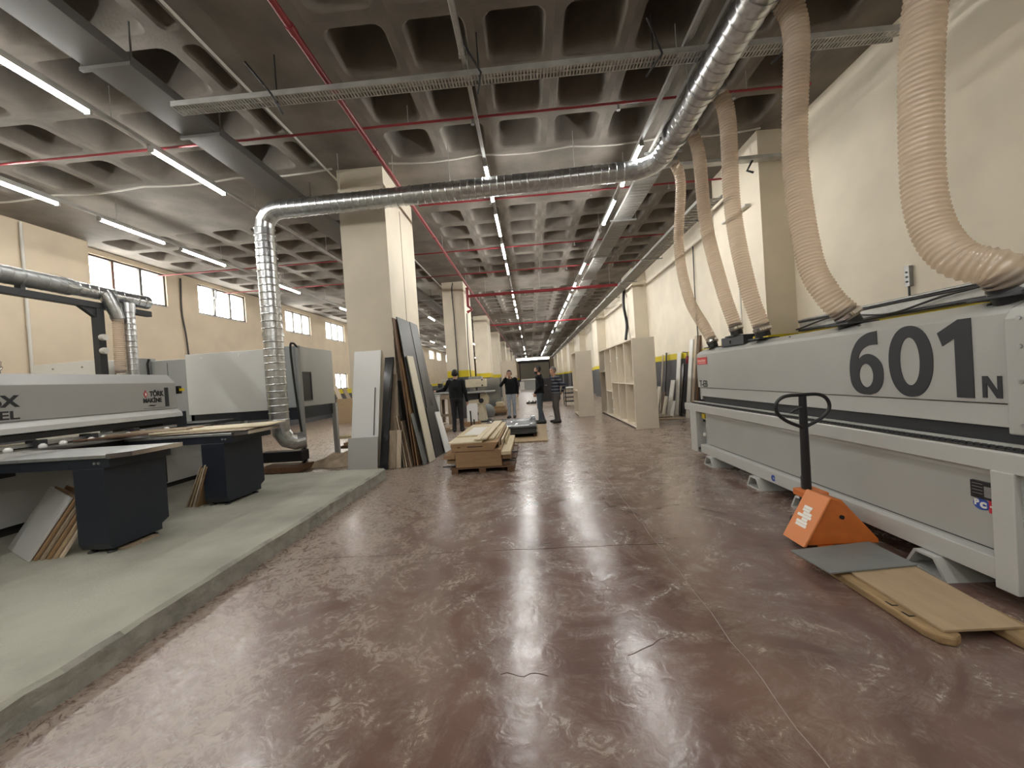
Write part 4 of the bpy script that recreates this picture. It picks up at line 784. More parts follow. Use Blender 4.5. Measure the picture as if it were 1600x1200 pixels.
# boards stack, sack and clutter behind the platform
for i in range(7): single('stacked_board', ['walnut', 'box_board', 'ply', 'walnut', 'box_board', 'ply2', 'ply'][i], 'board %s in the low stack behind the leaning white panel' % ['at the bottom', 'second from bottom', 'third from bottom', 'in the middle', 'third from top', 'second from top', 'on top'][i], 'board', MB().box(-4.25+.10*(i % 3), -3.51, 8.15+.06*(i % 2), 9.6, .075*i, .075*i+.06), 'low stack behind the platform', bevel=.003)
sk = MB(); nu, nv = 34, 18; vs = []
rs = random.Random(4); ph = [rs.uniform(0, 6) for _ in range(8)]
for i in range(nu+1):
    for j in range(nv+1):
        u, v = i/nu, j/nv; x = -4.55+u*1.03; y = 7.35+v*.75
        h = .26*math.sin(PI*u)**.5*math.sin(PI*v)**.6*(.75+.25*math.sin(6*u+ph[0])*math.cos(4*v))+.04*math.sin(17*u+ph[1]+3*v)*math.sin(PI*v)*math.sin(PI*u)+.025*math.sin(29*u-9*v)*math.sin(PI*v)*math.sin(PI*u)
        vs.append((x, y+.05*math.sin(9*u), max(h, .004)))
fs = [(i*(nv+1)+j, i*(nv+1)+j+1, (i+1)*(nv+1)+j+1, (i+1)*(nv+1)+j) for i in range(nu) for j in range(nv)]
single('crumpled_sack', 'sack', 'crumpled brown sackcloth heaped on the floor behind the platform edge', 'sack', sk.add(vs, fs, True))

# ================================================================== PANELS LEANING ON THE NEAR COLUMN
def slab4(name, m, label, foot0, foot1, top0, top1, th, group='panels leaning on the near column', bevel=.002):
    """panel through four corner points (foot edge, top edge), thickness th away from its face"""
    a, b, c, d = [Vector(p) for p in (foot0, foot1, top1, top0)]; n_ = (b-a).cross(d-a).normalized()*th
    vs = [a, b, c, d, a+n_, b+n_, c+n_, d+n_]
    return single(name, m, label, 'panel', MB().add(vs, [(0, 3, 2, 1), (4, 5, 6, 7), (0, 1, 5, 4), (1, 2, 6, 5), (2, 3, 7, 6), (3, 0, 4, 7)]), group, bevel)
wp = slab4('leaning_board', 'white_lac', 'tall white lacquered door panel with a slim dark groove handle', (-3.50, 7.06, .005), (-2.97, 7.04, .005), (-3.36, 7.27, 2.23), (-2.83, 7.26, 2.23), -.02)
g = MB().box(-3.066, -3.052, 0, .012, .62, 1.52); M = Matrix(((1, 0, .063, 0), (0, 1, .0955, 7.032), (0, 0, 1, 0), (0, 0, 0, 1)))
g.v = [tuple(M @ Vector((x, y, z))) for x, y, z in g.v]; g.build('groove_handle', 'frame_dark', wp)
slab4('leaning_board', 'mach_light', 'lower white panel standing just before the tall white door panel', (-3.51, 6.99, .005), (-2.93, 6.97, .005), (-3.475, 7.03, .60), (-2.90, 7.01, .60), .018)
slab4('leaning_board', 'black_gloss', 'glossy black narrow panel beside the white door panel', (-2.90, 6.97, .005), (-2.72, 6.86, .005), (-2.77, 7.27, 2.08), (-2.60, 7.26, 2.08), -.02)
slab4('leaning_board', 'oak', 'tall greyish oak board behind the black narrow panel', (-2.74, 7.02, .005), (-2.53, 7.02, .005), (-2.72, 7.27, 1.75), (-2.55, 7.27, 1.75), -.02)
slab4('leaning_board', 'oak', 'short oak offcut standing in front at the column foot', (-2.72, 6.93, .005), (-2.58, 6.93, .005), (-2.68, 7.0, .70), (-2.54, 7.0, .70), -.02)
slab4('leaning_board', 'pale_wood', 'short pale offcut beside the oak offcut at the column foot', (-2.575, 6.94, .005), (-2.49, 6.94, .005), (-2.535, 7.0, .70), (-2.45, 7.0, .70), -.02)
slab4('leaning_board', 'black', 'black panel standing between the oak and walnut boards', (-2.46, 7.2, .005), (-2.38, 7.9, .005), (-2.54, 7.2, 1.62), (-2.53, 7.9, 1.62), .015)
for i, (x, m, h, lab) in enumerate(((-2.44, 'oak', .92, 'thin oak strip leaning low at the column corner'), (-2.40, 'pale_wood', .95, 'thin pale strip leaning low at the column corner'), (-2.35, 'walnut', .90, 'thin walnut strip leaning low at the column corner'), (-2.32, 'oak', .85, 'shortest oak strip leaning low at the column corner'))):
    slab4('leaning_board', m, lab, (x, 6.98, .005), (x, 7.16, .005), (x-.17, 7.12, h), (x-.17, 7.30, h), .018)
slab4('leaning_board', 'walnut', 'tall walnut board leaning at the right edge of the column', (-2.27, 7.06, .005), (-2.24, 7.30, .005), (-2.56, 7.2, 2.82), (-2.56, 7.42, 2.82), .02)
slab4('leaning_board', 'mdf_edge', 'tall reddish-brown board just in front of the walnut board', (-2.215, 7.06, .005), (-2.20, 7.32, .005), (-2.47, 7.26, 2.05), (-2.47, 7.5, 2.05), .02)
slab4('leaning_board', 'anthracite', 'tallest dark grey panel leaning on the column side, left one', (-2.14, 7.20, .005), (-2.10, 7.92, .005), (-2.53, 7.36, 2.86), (-2.53, 8.12, 2.87), .02)
slab4('leaning_board', 'grey_sheet', 'short grey panel leaning in front of the left dark grey panel', (-2.11, 7.08, .005), (-2.085, 7.38, .005), (-2.30, 7.12, .98), (-2.29, 7.52, .98), .02)
slab4('leaning_board', 'anthracite', 'tallest dark grey panel leaning on the column side, right one', (-2.10, 8.0, .005), (-2.06, 8.62, .005), (-2.53, 8.16, 2.88), (-2.53, 8.70, 2.88), .02)
slab4('leaning_board', 'anthracite', 'short dark grey panel before the right tall dark panel', (-2.045, 7.74, .005), (-2.01, 8.28, .005), (-2.20, 7.80, 1.02), (-2.19, 8.30, 1.04), .02)
slab4('leaning_board', 'cream_board', 'long cream strip leaning across the dark grey panels', (-2.05, 7.27, .005), (-2.02, 7.60, .005), (-2.38, 7.36, 2.09), (-2.38, 7.74, 2.10), .02)
slab4('leaning_board', 'black', 'black edged panel behind the small white panel', (-2.02, 8.40, .005), (-2.0, 8.85, .005), (-2.34, 8.45, 1.55), (-2.34, 8.9, 1.5), .02)
slab4('leaning_board', 'white_lac', 'small white panel leaning last in the row by the column', (-1.95, 8.22, .005), (-1.91, 8.56, .005), (-2.17, 8.38, .89), (-2.16, 8.76, .87), .02)

# ================================================================== PALLET STACK of sheets, mid floor
t = thing('pallet', (-.9, 7.5, 0), 'low dark wooden pallet under the plywood stack', 'pallet')
for x in (-1.40, -.94, -.47): box('bearer', 'walnut', t, x, x+.11, 6.26, 8.4, 0, .075)
for y in (6.26, 6.9, 7.5, 8.2): box('deck_board', 'walnut', t, -1.42, -.36, y, y+.14, .075, .092)
GS = 'sheets stacked on the mid-floor pallet'
def sheet(label, x0, x1, y0, y1, z0, th, m, yaw=0):
    M = Matrix.Translation(((x0+x1)/2, (y0+y1)/2, z0)) @ Matrix.Rotation(yaw, 4, 'Z'); w_, l = (x1-x0)/2, (y1-y0)/2
    return single('stacked_sheet', m, label, 'board', MB().box(-w_, w_, -l, l, 0, th, M=M), GS, bevel=.002)
single('carton_block', 'box_board', 'brown fibreboard block forming the front body of the mid-floor stack', 'board', MB().box(-1.33, -.56, 6.30, 8.3, .093, .36), GS, bevel=.004)
dr = thing('drawer_carcass', (-1.0, 6.6, .36), 'brown slotted fibreboard drawer box lying on the stack', 'board', GS)
MB().prism([(-1.385, .362), (-.68, .362), (-.60, .49), (-1.39, .49)], 6.28, 8.2, 'y').build('body', 'box_board', dr, .004)
for x0, x1 in ((-1.28, -1.235), (-1.12, -.86)): box('slot', 'black', dr, x0, x1, 6.277, 6.285, .425, .438)
sheet('wide brown sheet sticking out at the left of the stack', -1.53, -1.34, 6.30, 7.6, .24, .06, 'box_board'); sheet('thin black bar sticking out low at the left of the stack', -1.56, -1.33, 6.33, 6.37, .105, .016, 'black'); sheet('pale sheet low at the left of the stack', -1.50, -1.335, 6.4, 7.7, .145, .06, 'mdf')
sheet('thick plywood beam along the right side of the stack', -.555, -.40, 6.22, 8.0, .285, .055, 'ply'); sheet('brown offcut under the plywood beam at right', -.55, -.41, 6.32, 7.8, .20, .08, 'box_board'); sheet('thin black bar sticking out low at the right of the stack', -.54, -.32, 6.35, 6.39, .15, .018, 'black'); sheet('dark bar poking out at the right under the beam', -.40, -.28, 6.5, 6.54, .27, .016, 'black')
sheet('dark block low at the right of the stack', -.55, -.43, 6.33, 7.7, .095, .05, 'walnut')
sheet('large pale top sheet at the left of the stack', -1.43, -.86, 6.30, 8.2, .492, .018, 'ply2', -.01); sheet('large pale second sheet of the stack, set back', -1.40, -.90, 6.9, 8.7, .512, .016, 'ply', -.02); sheet('paper-white sheet lying on top of the stack', -1.28, -.98, 7.0, 8.1, .530, .004, 'off_white', -.03)
sheet('first long narrow strip on the stack', -.96, -.86, 6.33, 9.0, .532, .02, 'ply2', -.035); sheet('second long narrow strip on the stack', -.85, -.76, 6.34, 8.95, .532, .026, 'ply2', -.03); sheet('third long narrow strip on the stack', -.75, -.66, 6.5, 8.9, .495, .03, 'ply', -.025)
sheet('upright strip on the right shoulder of the stack', -.655, -.635, 6.6, 8.8, .40, .12, 'ply'); sheet('second upright strip on the right shoulder of the stack', -.625, -.605, 6.5, 8.6, .362, .11, 'mdf'); sheet('third upright strip on the right shoulder of the stack', -.585, -.56, 6.7, 8.5, .362, .10, 'ply2'); sheet('outer upright strip on the right shoulder of the stack', -.53, -.51, 6.9, 8.3, .342, .09, 'ply')

# ================================================================== GLASS PANELS on a sheet, mid floor
single('floor_sheet', 'mdf', 'thin fibreboard sheet lying flat on the floor under the wrapped frames', 'board', MB().prism([(-1.5, 9.0), (.31, 9.0), (.40, 12.2), (-1.4, 12.2)], .002, .03, 'z'), bevel=.002)
t = thing('wrapped_frames', (-.5, 10.5, .03), 'stack of black framed glass panels in shiny plastic wrap, mid floor', 'package')
for x in (-1.2, -.6, -.02): box('bearer', 'walnut', t, x, x+.09, 9.75, 11.7, .03, .12)
for i in range(5): box('glass_frame', 'black', t, -1.35+.01*(i % 2), .08-.01*(i % 3), 9.6+.02*(i % 2), 11.7, .12+.034*i, .145+.034*i, bevel=.003)
box('top_glass', 'anthracite', t, -1.3, .03, 9.65, 11.6, .29, .298); box('paper_sheet', 'off_white', t, -1.0, -.12, 9.75, 10.0, .299, .304)
rs = random.Random(5); vs = []; nu, nv = 26, 26
for i in range(nu+1):
    for j in range(nv+1):
        u, v = i/nu, j/nv; e = min(u, 1-u, v, 1-v); vs.append((-1.39+u*1.5, 9.57+v*2.15, (.13 if e < .001 else .306)+rs.uniform(-.004, .016)))
MB().add(vs, [(i*(nv+1)+j, (i+1)*(nv+1)+j, (i+1)*(nv+1)+j+1, i*(nv+1)+j+1) for i in range(nu) for j in range(nv)]).build('plastic_wrap', 'wrap', t)
MB().add([(-.02+rs.uniform(-.1, .1), 11.2+rs.uniform(-.4, .4), .31+rs.uniform(0, .10)) for _ in range(24)], [(i, i+1, i+2) for i in range(22)]).build('loose_wrap', 'wrap', t)

# ================================================================== WORKSHOP MACHINES behind the first man
t = thing('overarm_router', (-1.95, 14.3, 0), 'cream overarm drilling machine with a table behind the man in the vest', 'machine')
box('head', 'beige_m', t, -2.40, -1.66, 14.0, 14.5, 1.30, 1.60, bevel=.02); 
for z in (1.56, 1.36): MB().lathe([(.03, 0), (.03, .02)], (-1.78, 13.98, z), 'y', 12).build('knob', 'black', t)
MB().lathe([(.02, 0), (.02, .02)], (-1.98, 13.98, 1.44), 'y', 10).build('badge', 'galv_dull', t)
box('motor_cover', 'galv_dull', t, -2.3, -1.8, 14.1, 14.5, 1.60, 1.70, bevel=.03); MB().tube([(-2.1, 14.2, 1.3), (-2.1, 14.2, 1.16)], .045, 12).build('spindle', 'chrome', t)
box('work_table', 'galv_dull', t, -2.5, -1.38, 13.85, 14.75, 1.09, 1.14, bevel=.01); box('column_base', 'dark_grey', t, -2.4, -1.9, 14.1, 14.7, .85, 1.09)
MB().prism([(-2.35, .66), (-1.65, .66), (-1.62, .90), (-1.75, 1.09), (-1.95, 1.05), (-2.0, .85), (-2.35, .82)], 14.1, 14.6, 'y').build('knee', 'beige_m', t, .01)
MB().prism([(-2.0, .05), (-1.72, .05), (-1.80, .66), (-2.0, .66)], 14.1, 14.6, 'y').build('pedestal', 'beige_m', t, .01); MB().lathe([(.09, -.02), (.09, .02)], (-1.85, 13.95, .8), 'y', 20).build('hand_wheel', 'black', t); box('foot_plate', 'dark_grey', t, -2.4, -1.6, 14.0, 14.8, 0, .05)
lean('leaning_board', 'white_lac', 'white board standing on the floor behind the man in the vest', (-2.05, 12.9, .16), .62, .36, .02, .1, PI/2, 'boards by the workshop machines')
single('floor_board', 'box_board', 'low brown carton under the white board', 'board', MB().box(-2.35, -1.8, 12.85, 13.2, 0, .16), bevel=.004)
for x, h in ((-1.98, .58), (-1.88, .3)): single('steel_bar', 'black', 'black steel bar standing on the floor by the cream machine, %s' % ('taller' if h > .4 else 'shorter'), 'bar', MB().tube([(x, 12.2, 0), (x-.02, 12.25, h)], .025, 8).lathe([(.07, 0), (.07, .012)], (x, 12.2, 0)))
t = thing('table_saw', (-3.4, 14.2, 0), 'grey table saw with wooden legs left of the man in the vest', 'machine')
box('table_plate', 'galv_dull', t, -4.1, -2.9, 13.9, 14.9, 1.12, 1.18, bevel=.01); box('apron', 'oak', t, -4.0, -3.0, 13.95, 14.8, .93, 1.12); box('housing', 'grey_cab', t, -3.95, -3.55, 13.95, 14.8, .1, .93, bevel=.01)
for x in (-3.42, -3.05): box('leg', 'oak', t, x-.05, x+.05, 14.0, 14.1, 0, .93); box('leg', 'oak', t, x-.05, x+.05, 14.6, 14.7, 0, .93)
box('leg_stretcher', 'oak', t, -3.45, -3.0, 14.02, 14.08, .3, .38); MB().lathe([(.10, 0), (.11, .08), (.06, .22), (.02, .26)], (-3.75, 14.3, 1.18), 'z', 14).build('motor', 'black', t); MB().tube([(-3.3, 14.3, 1.18), (-3.3, 14.3, 1.62), (-3.0, 14.3, 1.62), (-2.9, 14.3, 1.55)], .022, 8).build('guard_arm', 'galv_dull', t); box('guard', 'black', t, -3.45, -3.33, 14.1, 14.5, 1.36, 1.52, bevel=.01)
t = thing('small_bin', (-3.2, 13.3, 0), 'pale blue-grey bin beside the table saw', 'bin'); MB().prism([(-3.72, 0), (-3.30, 0), (-3.28, 1.08), (-3.74, 1.08)], 13.2, 13.6, 'y').build('bin_body', 'white_cab', t, .01); box('bin_rim', 'grey_cab', t, -3.76, -3.26, 13.18, 13.62, 1.08, 1.12, bevel=.006)
rs = random.Random(9)
for i in range(16):
    M = Matrix.Translation((-3.0+rs.uniform(-.45, .35), 12.2+rs.uniform(-.5, .6), .02+.028*(i % 6))) @ Matrix.Rotation(rs.uniform(0, 3), 4, 'Z') @ Matrix.Rotation(rs.uniform(-.12, .12), 4, 'Y')
    single('scrap_wood', rs.choice(['ply', 'oak', 'mdf', 'box_board', 'pale_wood']), 'scrap of wood in the loose heap left of the man in the vest', 'scrap', MB().box(-.25, .25, -.05, .05, 0, .022, M=M), 'scrap heap')
t = thing('trolley_stack', (-1.4, 16.6, 0), 'small pallet carrying brown cartons behind the phone-handed man', 'pallet')
for x in (-1.68, -1.25): box('bearer', 'walnut', t, x, x+.1, 16.3, 17.0, 0, .1)
box('deck', 'walnut', t, -1.7, -1.12, 16.3, 17.0, .1, .13)
for i in range(5): single('small_carton', ['box_board', 'mdf', 'box_board', 'ply', 'ply2'][i], 'flat brown carton on the small far pallet, %s' % ['lowest', 'second', 'third', 'fourth', 'topmost'][i], 'carton', MB().box(-1.72+.05*(i % 2)+.04*i, -1.10-.04*i, 16.3+.03*i, 17.0, .131+.085*i, .131+.085*i+.082), 'cartons on the far pallet', bevel=.004)
t = thing('dust_bag_unit', (-1.95, 15.9, 0), 'grey covered bundle right of the cream machine pedestal', 'bundle'); MB().lathe([(.30, 0), (.36, .2), (.30, .42), (.12, .55)], (-1.9, 15.9, 0), 'z', 18).build('cover', 'grey_sheet', t)
t = thing('glass_rack', (-2.1, 17.6, 0), 'dark rack of upright glass sheets behind the cream machine', 'rack')
for i in range(4): MB().box(-2.47+i*.02, -1.4, 17.4+i*.12, 17.42+i*.12, .1, 1.62, M=Matrix.Translation((0, 0, 0))).build('glass_sheet', 'wrap', t)
box('rack_base', 'dark_grey', t, -2.52, -1.35, 17.3, 18.0, 0, .1)
for x in (-2.52, -1.37): box('rack_post', 'galv_dull', t, x, x+.04, 17.85, 17.9, .1, 1.7)

# ================================================================== FAR ITEMS
t = thing('black_cabinet', (1.0, 23.8, 0), 'low black cabinet standing far back between the two right-hand men', 'cabinet'); box('carcass', 'black', t, .55, 1.75, 23.6, 24.3, .08, 1.44, bevel=.01); box('door_gap', 'dark_grey', t, .56, 1.74, 23.594, 23.602, .78, .80); box('plinth', 'dark_grey', t, .6, 1.7, 23.65, 24.2, 0, .08)
for x in (.85, 1.45): box('handle', 'steel', t, x, x+.12, 23.57, 23.6, 1.0, 1.02)
t = thing('shelf_trolley', (1.95, 19.4, 0), 'black steel shelf trolley with pale boards beside the man in the striped sweater', 'trolley')
for x in (1.66, 2.2):
    for y in (19.0, 20.0): MB().tube([(x, y, .05), (x, y, 1.0)], .022, 8).build('post', 'black', t); MB().lathe([(.05, -.015), (.05, .015)], (x, y, .05), 'x', 12).build('castor', 'black_rub', t)
for z in (.22, .42, .62, .85): box('shelf', 'black', t, 1.64, 2.22, 18.98, 20.02, z, z+.025)
single('trolley_board', 'white_lac', 'white board lying on the top of the black shelf trolley', 'board', MB().box(1.7, 2.3, 18.95, 20.0, .876, .94), bevel=.004)
t = thing('far_bench', (-.4, 53, 0), 'white topped bench far down the hall before the shutter', 'table'); box('top', 'white_lac', t, -1.3, 1.6, 52, 53.2, 1.25, 1.42); box('body', 'grey_cab', t, -.9, 1.4, 52.2, 53, 0, 1.25); box('side_unit', 'off_white', t, -1.5, -.9, 52.1, 53.1, 0, 1.1)
for x in (-.2, .02, .2): single('floor_tool', 'black', 'small black item in the row on the floor far back', 'tool', MB().box(x-.14, x+.06, 22.5, 22.8, 0, .11).tube([(x, 22.6, .1), (x+.05, 22.6, .18)], .03, 8), 'small black items')
# beyond the filter cabinet, along the left wall
G = 'boards along the left wall'
lean('leaning_board', 'pale_wood', 'pale board leaning on the left wall below the low window', (-10.5, 21.3, 0), 1.9, .5, .04, -.35, 0, G); lean('leaning_board', 'oak', 'oak board leaning on the left wall left of the trolley', (-10.3, 22.1, 0), 1.7, .45, .04, -.42, 0, G)
for i in range(3): lean('leaning_board', ['mdf', 'walnut', 'pale_wood'][i], ['brown board low behind the dust filter legs', 'dark thin board behind the dust filter legs', 'pale board tilted behind the dust filter legs'][i], (-8.4+i*.95, 16.8+.03*i, 0), 1.15, .9, .03, .2, PI/2, G)
t = thing('white_trolley', (-8.9, 22.3, 0), 'white tubular trolley table by the left wall', 'trolley')
for x in (-9.2, -8.3):
    for y in (22.0, 22.8): MB().tube([(x, y, 0.05), (x, y, 1.0)], .03, 8).build('leg', 'white_lac', t)
box('top', 'white_lac', t, -9.4, -8.1, 21.9, 22.9, 1.0, 1.06); box('lower_shelf', 'white_lac', t, -9.2, -8.3, 22.0, 22.8, .3, .35)

# ================================================================== PEOPLE (signed-distance bodies, meshed by surface nets)
def surf_nets(F, org, h):
    S = F < 0; nx, ny, nz = F.shape
    c = [(i, j, k) for i in (0, 1) for j in (0, 1) for k in (0, 1)]
    sl = lambda A, i, j, k: A[i:nx-1+i, j:ny-1+j, k:nz-1+k]
    cnt = sum(sl(S, *q).astype(np.int8) for q in c); act = (cnt > 0) & (cnt < 8)
    pos = np.zeros(act.shape+(3,)); n_ = np.zeros(act.shape)
    for a in range(8):
        for b in range(a+1, 8):
            d = [c[b][q]-c[a][q] for q in range(3)]
            if sum(map(abs, d)) != 1: continue
            fa, fb = sl(F, *c[a]), sl(F, *c[b]); cr = (fa < 0) != (fb < 0)
            t_ = np.where(cr, fa/np.where(cr, fa-fb, 1), 0)
            for q in range(3): pos[..., q] += np.where(cr, c[a][q]+d[q]*t_, 0)
            n_ += cr
    idx = -np.ones(act.shape, int); ii = np.argwhere(act); idx[act] = np.arange(len(ii))
    V = (ii+pos[act]/n_[act][:, None])*h+org; Q = []
    for ax in range(3):
        o1, o2 = [(1, 2), (2, 0), (0, 1)][ax]
        A = S[tuple(slice(0, -1) if q == ax else slice(None) for q in range(3))]; B = S[tuple(slice(1, None) if q == ax else slice(None) for q in range(3))]
        for p in np.argwhere(A != B):
            if p[o1] < 1 or p[o2] < 1 or p[o1] >= act.shape[o1] or p[o2] >= act.shape[o2]: continue
            e1 = np.zeros(3, int); e1[o1] = 1; e2 = np.zeros(3, int); e2[o2] = 1
            q = [idx[tuple(p-e1-e2)], idx[tuple(p-e2)], idx[tuple(p)], idx[tuple(p-e1)]]
            if min(q) < 0: continue
            Q.append(q if A[tuple(p)] else q[::-1])
    return V, Q
def cone(P, a, b, ra, rb, sc=(1, 1, 1)):
    a, b, s_ = np.array(a, float), np.array(b, float), np.array(sc, float); p = (P-a)/s_; d = (b-a)/s_
    t_ = np.clip((p@d)/max(d@d, 1e-9), 0, 1); return (np.linalg.norm(p-t_[..., None]*d, axis=-1)-(ra+(rb-ra)*t_))*min(sc)
def smin(ds, k):
    r = ds[0]
    for d in ds[1:]:
        hh = np.clip(.5+.5*(d-r)/k, 0, 1); r = d*(1-hh)+r*hh-k*hh*(1-hh)
    return r
def mesh_sdf(prims, h, k, pad=.03):
    pts = np.array([q for p in prims for q in (p[1], p[2])]); R = max(max(p[3], p[4])*max(p[5]) for p in prims)+pad
    lo, hi = pts.min(0)-R, pts.max(0)+R; n_ = np.ceil((hi-lo)/h).astype(int)+1
    g = np.stack(np.meshgrid(*[lo[i]+h*np.arange(n_[i]) for i in range(3)], indexing='ij'), -1)
    D = [cone(g, *p[1:]) for p in prims]; V, Q = surf_nets(smin(D, k), lo, h)
    fc = V[np.array(Q)].mean(1); L = np.argmin(np.stack([cone(fc, *p[1:]) for p in prims]), 0)
    return V, Q, [prims[i][0] for i in L]
def hand(wr, dirv, palm_n, side, curl):
    """prims of a hand: palm, four unequal bent fingers, thumb from the palm's side. dirv = finger direction, palm_n = palm normal"""
    d = np.array(Vector(dirv).normalized()); n_ = np.array(Vector(palm_n).normalized()); s_ = np.cross(d, n_)*side; w0 = np.array(wr); pr = []
    pr.append(('skin', w0, w0+d*.085, .026, .030, (1, 1, 1)))
    for i, (o_, L) in enumerate(((.030, .070), (.010, .080), (-.010, .075), (-.029, .058))):
        a = w0+d*.085+s_*o_; e = d*math.cos(curl)+n_*math.sin(curl); b = a+d*L*.45+e*0; e2 = d*math.cos(curl*1.7)+n_*math.sin(curl*1.7)
        b = a+e*L*.5; pr += [('skin', w0+d*.05+s_*o_, a, .012, .0105, (1, 1, 1)), ('skin', a, b, .0105, .0095, (1, 1, 1)), ('skin', b, b+e2*L*.5, .0095, .0075, (1, 1, 1))]
    a = w0+d*.03+s_*.030; b = a+(d*.6+s_*.7+n_*.25)*.045; pr += [('skin', w0+d*.015, a, .016, .014, (1, 1, 1)), ('skin', a, b, .013, .0115, (1, 1, 1)), ('skin', b, b+(d*.9+s_*.15+n_*.3)*.034, .011, .008, (1, 1, 1))]
    return pr
def person(label, loc, yaw, J, outfit, hair='hair', height=1.86, beard=False, hairtop=0):
    """J: joints in a local frame (x = his right, y = forward, z up) for a 1.80 m figure"""
    one = (1, 1, 1); P = []; add = lambda *a: P.append(a)
    hp, ch, nk, hd = J['pelvis'], J['chest'], J['neck'], J['head']
    for s_ in (-1, 1):
        add('top', (hp[0]+s_*.075, hp[1], hp[2]+.04), (ch[0]+s_*.085, ch[1], ch[2]), .105, .112, (1, .95, 1)); add('pants', (hp[0]+s_*.07, hp[1]-.015, hp[2]-.02), (hp[0]+s_*.07, hp[1], hp[2]+.05), .112, .105, one)
        S = J['shoulder'][s_]; add('top', (ch[0]+s_*.06, ch[1], ch[2]+.06), S, .085, .068, one)
    add('top', (ch[0], ch[1]-.01, ch[2]), (nk[0], nk[1]-.01, nk[2]-.03), .11, .062, one); add('skin', (nk[0], nk[1], nk[2]-.04), (hd[0], hd[1]-.015, hd[2]-.07), .056, .054, one)
    for s_ in (-1, 1):
        S, E_, W = J['shoulder'][s_], J['elbow'][s_], J['wrist'][s_]; add('sleeve', S, E_, .060, .046, one); add('sleeve', E_, W, .046, .034, one)
        hpp, K, A, T = (hp[0]+s_*.09, hp[1], hp[2]-.06), J['knee'][s_], J['ankle'][s_], J['toe'][s_]
        add('pants', hpp, K, .094, .066, one); add('pants', K, A, .064, .052, one); A2 = (A[0], A[1]-.02, A[2]-.045); add('shoes', A2, T, .046, .038, one); add('shoes', (A[0], A[1], A[2]-.01), (A[0], A[1]-.03, A[2]-.05), .048, .044, one)
    V, Q, L = mesh_sdf(P, .0165, .035)
    hdv = np.array(hd); fy = J.get('look', 0); c_, s2 = math.cos(fy), math.sin(fy)
    rt = lambda q: tuple(hdv+np.array((q[0]*c_-q[1]*s2, q[0]*s2+q[1]*c_, q[2])))
    Hd = [('skin', rt((0, -.012, .035)), rt((0, -.005, .03)), .088, .086, (.90, 1.05, 1.08)), ('skin', rt((0, .025, -.05)), rt((0, .03, -.075)), .066, .050, (.92, 1, 1)), ('skin', rt((0, .086, .012)), rt((0, .108, -.022)), .011, .0155, one),
          ('skin', rt((-.03, .082, .036)), rt((.03, .082, .036)), .014, .014, one), ('skin', rt((-.02, .083, -.058)), rt((.02, .083, -.058)), .010, .010, one), ('skin', rt((0, .078, -.095)), rt((0, .074, -.098)), .017, .017, one), ('skin', tuple(hdv+(0, -.01, -.12)), tuple(hdv+(0, -.01, -.03)), .053, .053, one)]
    for s_ in (-1, 1): Hd.append(('skin', rt((s_*.080, -.01, .02)), rt((s_*.084, -.016, -.025)), .013, .010, (1, 1.5, 1)))
    V2, Q2, L2 = mesh_sdf(Hd, .0085, .016)
    parts = [(V, Q, L), (V2, Q2, L2)]
    for s_ in (-1, 1): parts.append(mesh_sdf(hand(J['wrist'][s_], J['hand'][s_][0], J['hand'][s_][1], s_, J['hand'][s_][2]), .0062, .006))
    sc = height/1.80; M = Matrix.Translation(loc) @ Matrix.Rotation(yaw, 4, 'Z') @ Matrix.Scale(sc, 4)
    Vs, Fs, Ls = [], [], []
    for v, q, l in parts: o_ = len(Vs); Vs += [tuple(x) for x in v]; Fs += [tuple(int(i)+o_ for i in f) for f in q]; Ls += l
    def make(name, verts, faces, m, parent=None):
        me = bpy.data.meshes.new(name); me.from_pydata(verts, [], faces); me.update(); me.polygons.foreach_set('use_smooth', [True]*len(faces)); o = bpy.data.objects.new(name, me); COL.objects.link(o); me.materials.append(MATS[m]); o.matrix_basis = M
        if parent: o.parent = parent; o.matrix_parent_inverse = Matrix.Identity(4); o.matrix_basis = Matrix.Identity(4)
        return o
    me0 = bpy.data.meshes.new('t'); me0.from_pydata(Vs, [], Fs); me0.update(); N_ = [tuple(v.normal) for v in me0.vertices]
    cz = [tuple(p.center) for p in me0.polygons]
    body = make('person', Vs, Fs, 'skin'); tag(body, label, 'person')
    def garment(name, test, m, inf):
        fs = [f for f, l, c in zip(Fs, Ls, cz) if test(l, c)]
        if not fs: return
        use = sorted({i for f in fs for i in f}); mp = {i: k for k, i in enumerate(use)}
        make(name, [tuple(Vs[i][q]+N_[i][q]*inf for q in range(3)) for i in use], [tuple(mp[i] for i in f) for f in fs], m, body)
    nm, mt, ms = outfit['top']; hem = outfit.get('hem', .93)
    garment(nm, lambda l, c: l in ('top', 'sleeve') or (l == 'pants' and c[2] > hem), mt if not outfit.get('vest') else ms, .010)
    if outfit.get('vest'): garment('vest', lambda l, c: (l == 'top' and abs(c[0]-hp[0]) < .20) or (l == 'pants' and c[2] > hem), mt, .020)
    garment('trousers', lambda l, c: l == 'pants', outfit['pants'], .006); garment('shoes', lambda l, c: l == 'shoes', 'shoe', .005)
    hz = hd[2]
    def loc_h(c): dx, dy = c[0]-hd[0], c[1]-hd[1]; return dx*c_+dy*s2, -dx*s2+dy*c_, c[2]-hz
    off = len(V); nf = len(Q)
    isH = lambda k: nf <= k < nf+len(Q2)
    def hgar(name, test, m, inf):
        fs = [Fs[k] for k in range(nf, nf+len(Q2)) if test(*loc_h(cz[k]))]; use = sorted({i for f in fs for i in f}); mp = {i: k for k, i in enumerate(use)}
        if fs: make(name, [tuple(Vs[i][q]+N_[i][q]*inf for q in range(3)) for i in use], [tuple(mp[i] for i in f) for f in fs], m, body)
